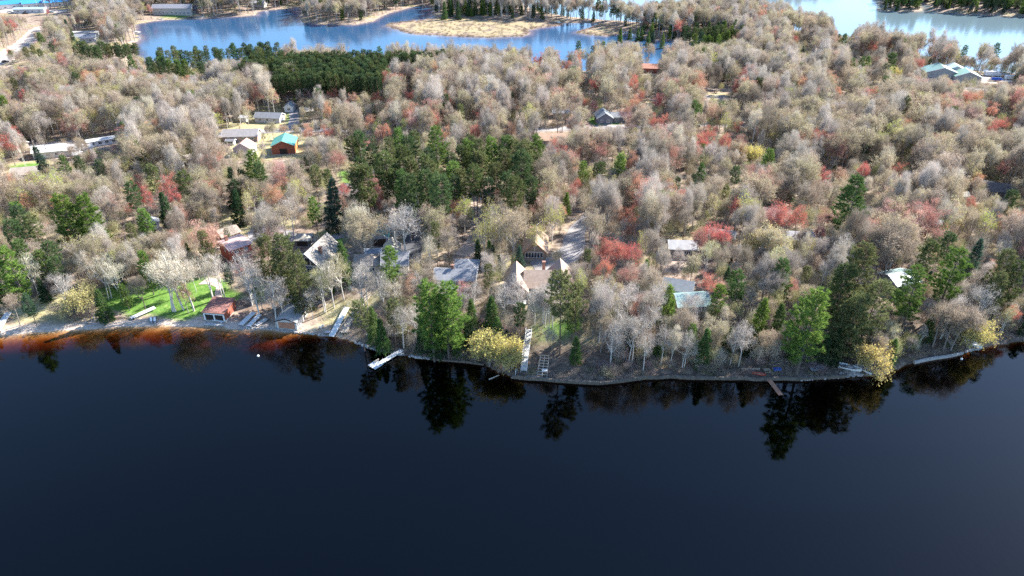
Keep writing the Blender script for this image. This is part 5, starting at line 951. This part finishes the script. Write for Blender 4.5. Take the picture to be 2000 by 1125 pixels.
# pines along the far blue lake's near shore and on the dark bank at its right end
for x0, x1, y0, h_, kd, n in ((142, 262, 84, 15, 'red_pine', 26), (280, 360, 112, 15, 'white_pine', 9), (300, 400, 122, 14, 'red_pine', 10), (300, 540, 92, 15, 'red_pine', 26), (1200, 1300, 58, 10, 'spruce_tree', 8), (1330, 1440, 52, 15, 'red_pine', 14), (1345, 1440, 62, 14, 'white_pine', 10), (1380, 1440, 42, 15, 'spruce_tree', 7), (1165, 1220, 10, 14, 'red_pine', 9), (1225, 1262, 18, 13, 'red_pine', 6), (1266, 1292, 6, 14, 'red_pine', 5), (1352, 1400, 2, 12, 'red_pine', 8), (470, 540, 84, 15, 'red_pine', 9), (850, 1000, -3, 14, 'spruce_tree', 16)):
    for i in range(n): put(kd, x0 + (x1 - x0) * (i + rr.uniform(0, 1)) / n, y0 + rr.uniform(-5, 8), h_ * rr.uniform(.85, 1.1), None, None, rr.uniform(.85, 1.1))
CLEAR += [(1066, 662, 1172, 722), (438, 449, 496, 512), (437, 430, 472, 450), (588, 474, 640, 528), (580, 450, 608, 474), (700, 505, 735, 530), (765, 494, 795, 525), (858, 515, 925, 552), (1033, 452, 1067, 510), (1000, 522, 1040, 545), (1340, 572, 1382, 600), (1722, 527, 1772, 560),
          (414, 585, 472, 634), (540, 588, 602, 642), (640, 600, 684, 660), (668, 576, 724, 656), (722, 678, 792, 722), (1018, 645, 1038, 732), (1048, 695, 1074, 744), (1475, 722, 1532, 776), (350, 556, 440, 634), (205, 580, 305, 632), (1038, 606, 1112, 642), (530, 262, 590, 302), (440, 252, 502, 278), (462, 278, 496, 298),
          (182, 266, 222, 286), (84, 290, 122, 302), (798, 374, 816, 500), (905, 470, 928, 512), (1100, 480, 1130, 520), (1150, 230, 1212, 246), (1157, 218, 1196, 238), (1062, 254, 1100, 268), (1812, 128, 1876, 152), (1862, 138, 1965, 160), (0, 84, 52, 130), (310, 14, 392, 37), (148, 66, 188, 85), (301, 434, 313, 450),
          (1380, 178, 1425, 194), (1928, 362, 1962, 384), (1500, 412, 1516, 430), (1320, 474, 1344, 484), (1258, 126, 1282, 143), (500, 206, 562, 238), (22, 318, 80, 336), (664, 340, 686, 362), (1884, 662, 1910, 688), (1800, 655, 1872, 694), (0, 618, 300, 655), (1640, 708, 1695, 738), (650, 586, 740, 612), (0, 6, 140, 30), (555, 200, 580, 240), (1140, 145, 1142, 146), (60, 45, 75, 60), (28, 60, 60, 90)]
CL = np.array(CLEAR + AUTO, float)

PT = np.array([(t[1], t[2]) for t in TREES]); RP = np.array([(x, y, w) for road in ROADS for x, y, w in road]); FP = np.array(FOOT)
def forest(x0, x1, y0, y1, step, keep, seed, margin):
    r = np.random.default_rng(seed); X, Y = np.meshgrid(np.arange(x0, x1, step), np.arange(y0, y1, step)); X = X.ravel() + r.uniform(-.46, .46, X.size) * step; Y = Y.ravel() + r.uniform(-.46, .46, Y.size) * step
    U, V = proj_np(X, Y, 0); ok = (U > -margin) & (U < 2000 + margin * 1.6) & (r.random(X.size) < keep); X, Y, U, V = X[ok], Y[ok], U[ok], V[ok]
    Z, D = terrain(X, Y); Z = heights(X, Y); dm = np.minimum.reduce([sdist(m, X, Y) for m in marshes]); ok = (D > 1.8) & (dm > 1.0); X, Y, U, V, Z, D = (a[ok] for a in (X, Y, U, V, Z, D))
    ok = np.ones(len(X), bool)
    for x, y, w in RP: ok &= np.hypot(X - x, Y - y) > w / 2 + 1.2
    for x, y, q in FP: ok &= np.hypot(X - x, Y - y) > q
    for i in range(0, len(PT)): ok &= np.hypot(X - PT[i, 0], Y - PT[i, 1]) > 2.6
    X, Y, U, V, Z, D = (a[ok] for a in (X, Y, U, V, Z, D))
    n1, n2, n3 = vnoise(X, Y, 34), vnoise(X + 500, Y, 26), vnoise(X, Y + 800, 18)
    for i in range(len(X)):
        u, v = U[i], V[i]; q = r.random(); a, b, c = n1[i], n2[i], n3[i]; left = u < 640; near = V[i] > 560; D_ = D[i]
        W = dict(oak_tree=.42, ash_tree=.16, aspen_tree=.24, maple_tree=.10, poplar_tree=.075, white_pine=.012, red_pine=.016, spruce_tree=.008)
        if left: W.update(oak_tree=.38, aspen_tree=.30, poplar_tree=.17, ash_tree=.10)
        if u > 1200 and v < 640: W.update(oak_tree=.46, ash_tree=.22, aspen_tree=.16, maple_tree=.12)
        if 1080 < u < 1520 and 330 < v < 560: W.update(aspen_tree=.42, oak_tree=.30)
        if v < 230: W.update(maple_tree=.11, aspen_tree=.27, oak_tree=.36, ash_tree=.2)
        W['aspen_tree'] *= .25 + 2.6 * max(0, b - .35); W['oak_tree'] *= .35 + 1.3 * a; W['maple_tree'] *= .35 + 4.6 * max(0, c - .42); W['poplar_tree'] *= .3 + 2.2 * max(0, .62 - b)
        if near: W.update(oak_tree=.15, ash_tree=.3, aspen_tree=.12, birch_tree=.2, maple_tree=.03, poplar_tree=.04, spruce_tree=.16, white_pine=.05)
        if v < 60: W.update(white_pine=.05, red_pine=.06, spruce_tree=.04, maple_tree=.05)
        if u > 1700 and v < 36: W = dict(red_pine=.45, white_pine=.3, spruce_tree=.25)
        if 1150 < u < 1460 and v < 112 and D_ < 22: W.update(spruce_tree=.22, red_pine=.15, aspen_tree=.4)
        if 842 < u < 1110 and v < 46: W = dict(aspen_tree=.5, spruce_tree=.25, ash_tree=.25)
        ks = list(W); w = np.array([W[k] for k in ks]); k = ks[int(np.searchsorted(np.cumsum(w / w.sum()), q))]
        K = KINDS[k]; h = K['H'] * r.uniform(.72, 1.18) * (.85 if near and k not in ('spruce_tree',) else 1) * (.72 if k in ('white_pine', 'red_pine', 'spruce_tree') else 1)
        if near and D_ < 9: h *= .78
        if near and u < 640 and D_ < 15 and r.random() < .82: continue
        for _try in range(3):
            uu, vt = proj(X[i], Y[i], Z[i] + h); u0, v0 = proj(X[i], Y[i], Z[i]); cw = h * .22 * F_PX / max(60, Y[i] * CP + (CAM_H - Z[i]) * SP)
            hit = ((CL[:, 0] < max(uu, u0) + cw) & (CL[:, 2] > min(uu, u0) - cw) & (CL[:, 1] < v0) & (CL[:, 3] > vt) & (v0 > CL[:, 3] - 5)).any()
            if not hit or h < 6.5: break
            h *= .74
        if hit: continue
        ni = int(r.integers(0, len(K['tones'])))
        TREES.append((k, X[i], Y[i], Z[i], h, ni, int(r.integers(0, 4 if k == 'red_pine' else len(K['meshes']))), r.uniform(.66, 1.02) if k in ('oak_tree', 'ash_tree', 'aspen_tree') else r.uniform(.8, 1.12), False))
forest(-330, 360, 140, 330, 4.5, .93, 21, 70)
forest(-560, 600, 330, 560, 4.9, .95, 22, 70)
forest(-760, 820, 560, 830, 5.0, .95, 23, 90)
forest(-1000, 1100, 830, 1150, 10.0, .9, 24, 120)

# shrubs on the near bank and the beach edge
rs2 = np.random.default_rng(77); nsh = 0
for _ in range(2600):
    if nsh >= 260: break
    u = rs2.uniform(660, 1990); v = rs2.uniform(600, 752); p = at(u, v)
    if H(p.x, p.y) < .4: continue
    if ((CL[:, 0] < u + 8) & (CL[:, 2] > u - 8) & (CL[:, 1] < v + 3) & (CL[:, 3] > v - 14)).any(): continue
    TREES.append(('shrub', p.x, p.y, p.z, rs2.uniform(1.2, 3.4), int(rs2.integers(0, 3)), int(rs2.integers(0, 4)), rs2.uniform(.9, 1.5), False)); nsh += 1
for u, v in ((135, 620), (150, 626), (160, 622), (170, 618), (180, 624), (110, 615)):
    p = at(u, v); TREES.append(('shrub', p.x, p.y, p.z, 3.0, 0, 1, 1.3, False))

# ------------------------------------------------------------------ the 300 of a kind that show largest stand as trees of their own; the rest of a kind is one mass
def spots_in(lst):
    A = np.array([(t[1], t[2], t[3], t[4]) for t in lst]); u, v = proj_np(A[:, 0], A[:, 1], A[:, 2] + A[:, 3] * .6); d = A[:, 1] * CP + (CAM_H - A[:, 2]) * SP
    vis = (u > -25) & (u < 2025) & (v > -25); return np.where(vis, A[:, 3] / d, A[:, 3] / d * .01), vis
ORD = ['nearest', 'second', 'third', 'fourth', 'fifth', 'sixth']
PL = np.array([(x, y) for _, x, y in PLACES])
def whereabouts(x, y):
    d = np.hypot((PL[:, 0] - x), (PL[:, 1] - y) * 1.0); i = int(np.argmin(d)); dx, dy = x - PL[i, 0], y - PL[i, 1]
    rel = ('behind' if dy > 0 else 'in front of') if abs(dy) > abs(dx) else ('right of' if dx > 0 else 'left of')
    return PLACES[i][0], rel, d[i]
protos = bpy.data.collections.new('tree_shapes')      # not in the scene: shapes that the far masses draw on
def mass(key, lst):
    K = KINDS[key]; nm = key.replace('_tree', '') + '_woods'; sub = bpy.data.collections.new(nm + '_shapes');
    for vi, (tm, cmesh) in enumerate(K['meshes']):
        bm = bmesh.new(); bm.from_mesh(cmesh); n0 = len(bm.faces); bm.from_mesh(tm); lj = bm.faces.layers.float.get('jit'); bm.faces.ensure_lookup_table()
        for f in bm.faces[n0:]: f.material_index = 1; f[lj] = 1.0
        me = bpy.data.meshes.new(nm + '_shape'); bm.to_mesh(me); bm.free(); me.materials.append(cmesh.materials[0]); me.materials.append(tm.materials[0])
        o = bpy.data.objects.new('%s_shape_%03d' % (nm, vi), me); sub.objects.link(o)
    me = bpy.data.meshes.new(nm); me.vertices.add(len(lst)); me.vertices.foreach_set('co', np.array([(t[1], t[2], t[3]) for t in lst], np.float32).ravel())
    def at_(n, ty, v, f='value'): a = me.attributes.new(n, ty, 'POINT'); a.data.foreach_set(f, v)
    at_('pick', 'INT', np.array([t[6] for t in lst], np.int32))
    at_('massed', 'FLOAT', np.ones(len(lst), np.float32)); at_('tone', 'FLOAT_VECTOR', np.array([K['tones'][t[5]][1] for t in lst], np.float32).ravel(), 'vector'); r = np.random.default_rng(len(lst))
    at_('turn', 'FLOAT_VECTOR', np.stack([r.normal(0, .03, len(lst)), r.normal(0, .03, len(lst)), r.uniform(0, 6.28, len(lst))], 1).astype(np.float32).ravel(), 'vector')
    at_('size', 'FLOAT_VECTOR', np.array([(t[4] / K['H'] * t[7], t[4] / K['H'] * t[7], t[4] / K['H']) for t in lst], np.float32).ravel(), 'vector')
    o = bpy.data.objects.new(nm, me); COL.objects.link(o); setting(o, 'stuff')
    ng = bpy.data.node_groups.new(nm, 'GeometryNodeTree'); ng.interface.new_socket('Geometry', in_out='INPUT', socket_type='NodeSocketGeometry'); ng.interface.new_socket('Geometry', in_out='OUTPUT', socket_type='NodeSocketGeometry')
    N, L = ng.nodes, ng.links; gi, go = N.new('NodeGroupInput'), N.new('NodeGroupOutput'); iop = N.new('GeometryNodeInstanceOnPoints'); ci = N.new('GeometryNodeCollectionInfo'); ci.inputs[0].default_value = sub; ci.inputs['Separate Children'].default_value = True; ci.inputs['Reset Children'].default_value = True
    def na(n, ty): a = N.new('GeometryNodeInputNamedAttribute'); a.data_type = ty; a.inputs[0].default_value = n; return [s for s in a.outputs if s.enabled and s.name == 'Attribute'][0]
    L.new(gi.outputs[0], iop.inputs['Points']); L.new(ci.outputs[0], iop.inputs['Instance']); iop.inputs['Pick Instance'].default_value = True
    L.new(na('pick', 'INT'), iop.inputs['Instance Index']); L.new(na('turn', 'FLOAT_VECTOR'), iop.inputs['Rotation']); L.new(na('size', 'FLOAT_VECTOR'), iop.inputs['Scale']); L.new(iop.outputs[0], go.inputs[0])
    md = o.modifiers.new('scatter', 'NODES'); md.node_group = ng
CAP = dict(red_pine=298)
made = []
for key, K in KINDS.items():
    lst = [t for t in TREES if t[0] == key]
    if not lst: continue
    sz, vis = spots_in(lst); order = np.argsort(-sz); cap = CAP.get(key, 298); own = [lst[i] for i in order[:cap] if vis[i]]; chosen = set(map(id, own)); rest = [t for t in lst if id(t) not in chosen]
    for t in own:
        _, x, y, z, h, ti, vi, wide, eye = t; s = h / K['H']; tn, colr = K['tones'][ti]
        e = bpy.data.objects.new(key, None); COL.objects.link(e); e.location = (x, y, z); e.rotation_euler = (random.gauss(0, .025), random.gauss(0, .025), random.uniform(0, 6.28)); e.scale = (s * wide, s * wide, s)
        for nm, me in zip(('trunk', 'crown'), K['meshes'][vi]):
            o = bpy.data.objects.new(nm, me); COL.objects.link(o); o.parent = e; o.color = (*colr, 1)
        e['category'] = K['cat']; e['group'] = K['word'] + ' trees of the lakeside woods' if key != 'shrub' else 'shrubs on the bank'; made.append((e, key, tn, K['word'], x, y, h))
    if rest: mass(key, rest)
# labels: look, then the neighbour they stand by, counted outwards from it
bins = {}
for m in made:
    ph, rel, d = whereabouts(m[4], m[5]); tall = ''
    bins.setdefault((m[2], m[3], rel, ph), []).append((d, m))
for (tn, word, rel, ph), L_ in bins.items():
    L_.sort(key=lambda q: q[0])
    for i, (d, m) in enumerate(L_):
        if len(L_) == 1: m[0]['label'] = f'{tn} {word} {rel} the {ph}, the only one'
        elif i < 6: m[0]['label'] = f'{tn} {word} {rel} the {ph}, {ORD[i]}' + (' nearest' if i else '')
        else: m[0]['label'] = f'{tn} {word} crowded {rel} the {ph}'

for m in made:
    w_ = m[0]['label'].split()
    while len(w_) > 16:
        for drop in ('leafless', 'budding', 'leafing', 'twiggy', 'tall', 'bushy', 'the'):
            if drop in w_: w_.remove(drop); break
        else: break
    m[0]['label'] = ' '.join(w_)
# ------------------------------------------------------------------ low growth under the trees and on the marsh
def low(name, pts, shapes, seed, s0=.5, s1=1.3):
    sub = bpy.data.collections.new(name + '_shapes')
    for k, (me, c) in enumerate(shapes): sub.objects.link(bpy.data.objects.new('%s_shape_%02d' % (name, k), me))
    r = np.random.default_rng(seed); n = len(pts); me = bpy.data.meshes.new(name); me.vertices.add(n); me.vertices.foreach_set('co', np.asarray(pts, np.float32).ravel())
    pk = r.integers(0, len(shapes), n)
    for nm_, ty, v, f in (('pick', 'INT', pk.astype(np.int32), 'value'), ('massed', 'FLOAT', np.ones(n, np.float32), 'value'), ('tone', 'FLOAT_VECTOR', np.array([shapes[i][1] for i in pk], np.float32).ravel(), 'vector')): me.attributes.new(nm_, ty, 'POINT').data.foreach_set(f, v)
    o = bpy.data.objects.new(name, me); COL.objects.link(o); setting(o, 'stuff')
    ng = bpy.data.node_groups.new(name, 'GeometryNodeTree'); ng.interface.new_socket('Geometry', in_out='INPUT', socket_type='NodeSocketGeometry'); ng.interface.new_socket('Geometry', in_out='OUTPUT', socket_type='NodeSocketGeometry')
    N, L = ng.nodes, ng.links; gi, go = N.new('NodeGroupInput'), N.new('NodeGroupOutput'); iop = N.new('GeometryNodeInstanceOnPoints'); ci = N.new('GeometryNodeCollectionInfo'); ci.inputs[0].default_value = sub; ci.inputs['Separate Children'].default_value = True; ci.inputs['Reset Children'].default_value = True
    def rv(ty, a, b): q = N.new('FunctionNodeRandomValue'); q.data_type = ty; [i for i in q.inputs if i.enabled and i.name == 'Min'][0].default_value = a; [i for i in q.inputs if i.enabled and i.name == 'Max'][0].default_value = b; return [s for s in q.outputs if s.enabled][0]
    L.new(gi.outputs[0], iop.inputs['Points']); L.new(ci.outputs[0], iop.inputs['Instance']); iop.inputs['Pick Instance'].default_value = True
    pn = N.new('GeometryNodeInputNamedAttribute'); pn.data_type = 'INT'; pn.inputs[0].default_value = 'pick'; L.new([q for q in pn.outputs if q.enabled and q.name == 'Attribute'][0], iop.inputs['Instance Index']); L.new(rv('FLOAT_VECTOR', (0, 0, 0), (0, 0, 6.28)), iop.inputs['Rotation']); L.new(rv('FLOAT', s0, s1), iop.inputs['Scale']); L.new(iop.outputs[0], go.inputs[0])
    o.modifiers.new('scatter', 'NODES').node_group = ng
def tuftmesh(seed, n, h, spread, w):
    r = np.random.default_rng(seed); t = Tris(); b = np.stack([r.normal(0, spread, n), r.normal(0, spread, n), np.zeros(n)], 1); t.blades(b, unit(np.stack([r.normal(0, .4, n), r.normal(0, .4, n), np.ones(n)], 1)), h * r.uniform(.5, 1.2, n), w, 1.0, r, .25); return t.mesh('tuft', CM['bare'])
tf = [(tuftmesh(1, 60, 1.1, .55, .06), (.27, .22, .165)), (tuftmesh(2, 60, 1.5, .7, .06), (.36, .30, .23)), (tuftmesh(3, 50, .8, .6, .08), (.26, .27, .12)), (tuftmesh(4, 60, 1.8, .6, .05), (.31, .25, .23)), (tuftmesh(5, 60, 1.2, .7, .07), (.40, .33, .24))]
SAPS = []
for i, (rc, cb, c_) in enumerate(((1.3, 1.2, (.41, .365, .29)), (1.6, 1.5, (.37, .32, .245)), (1.1, 1.0, (.46, .41, .34)), (1.5, 1.6, (.41, .35, .22)), (1.2, 1.2, (.43, .33, .24)), (1.3, 1.4, (.43, .41, .2)))): SAPS.append((broadleaf(1300 + i, 6.0, rc, cb, 22, .05, 34, 1.2, .04, 6, .16, up=1.0, nl=5, fork=.9, bark='grey', cm='bare', twig_tint=1.0, stems=2)[1], c_))
r = np.random.default_rng(9); X = r.uniform(-330, 360, 60000); Y = r.uniform(140, 400, 60000); U, V = proj_np(X, Y, 0); ok = (U > -40) & (U < 2060); X, Y, U, V = X[ok], Y[ok], U[ok], V[ok]
Z, D = terrain(X, Y); Z = heights(X, Y); ok = (D > .8) & (r.random(len(X)) < np.clip(1.25 - Y / 420, .15, 1) * np.where((X > -45) & (D < 24), 1.0, .42))
ok &= ~((D < 9) & (X < -50))
for q in lawn_px + dry_px: ok &= sdist([tuple(at(*p)[:2]) for p in q], X, Y) > .5
for x, y, w in RP: ok &= np.hypot(X - x, Y - y) > w / 2 + .8
for x, y, q in FP: ok &= np.hypot(X - x, Y - y) > q - .8
SAP = np.stack([X, Y, Z], 1)
low('undergrowth', np.stack([X, Y, Z], 1)[ok], tf, 3)
X = r.uniform(-130, 260, 20000); Y = r.uniform(520, 680, 20000); dm = np.minimum.reduce([sdist(m, X, Y) for m in marshes]); ok = (dm < -.3) & (r.random(len(X)) < np.where(dm > -5, 1, .16)); X, Y = X[ok], Y[ok]
low('marsh_reeds', np.stack([X, Y, heights(X, Y)], 1), [(tf[1][0], (.30, .23, .19)), (tf[4][0], (.40, .32, .2)), (tf[0][0], (.34, .26, .19))], 4)

X, Y = np.meshgrid(np.arange(-330, 400, 3.6), np.arange(150, 540, 3.6)); rq = np.random.default_rng(55); X = X.ravel() + rq.uniform(-1.7, 1.7, X.size); Y = Y.ravel() + rq.uniform(-1.7, 1.7, Y.size); U, V = proj_np(X, Y, 0)
ok = (U > -40) & (U < 2060) & (rq.random(X.size) < .62); X, Y = X[ok], Y[ok]; _, D = terrain(X, Y); Z = heights(X, Y); ok = (D > 2.0) & ~((D < 16) & (X < -50))
for q in lawn_px + dry_px: ok &= sdist([tuple(at(*p)[:2]) for p in q], X, Y) > .5
for x, y, w in RP: ok &= np.hypot(X - x, Y - y) > w / 2 + 1.6
for x, y, q in FP: ok &= np.hypot(X - x, Y - y) > q + .6
hs_ = 6.0; u0, v0 = proj_np(X, Y, Z); u1, v1 = proj_np(X, Y, Z + hs_); cw = 9.0
for a0, b0, a1, b1 in CLEAR: ok &= ~((a0 < u0 + cw) & (a1 > u0 - cw) & (b0 < v0) & (b1 > v1) & (v0 > b1 - 4))
low('sapling_thicket', np.stack([X, Y, Z], 1)[ok], SAPS, 6, .75, 1.35)
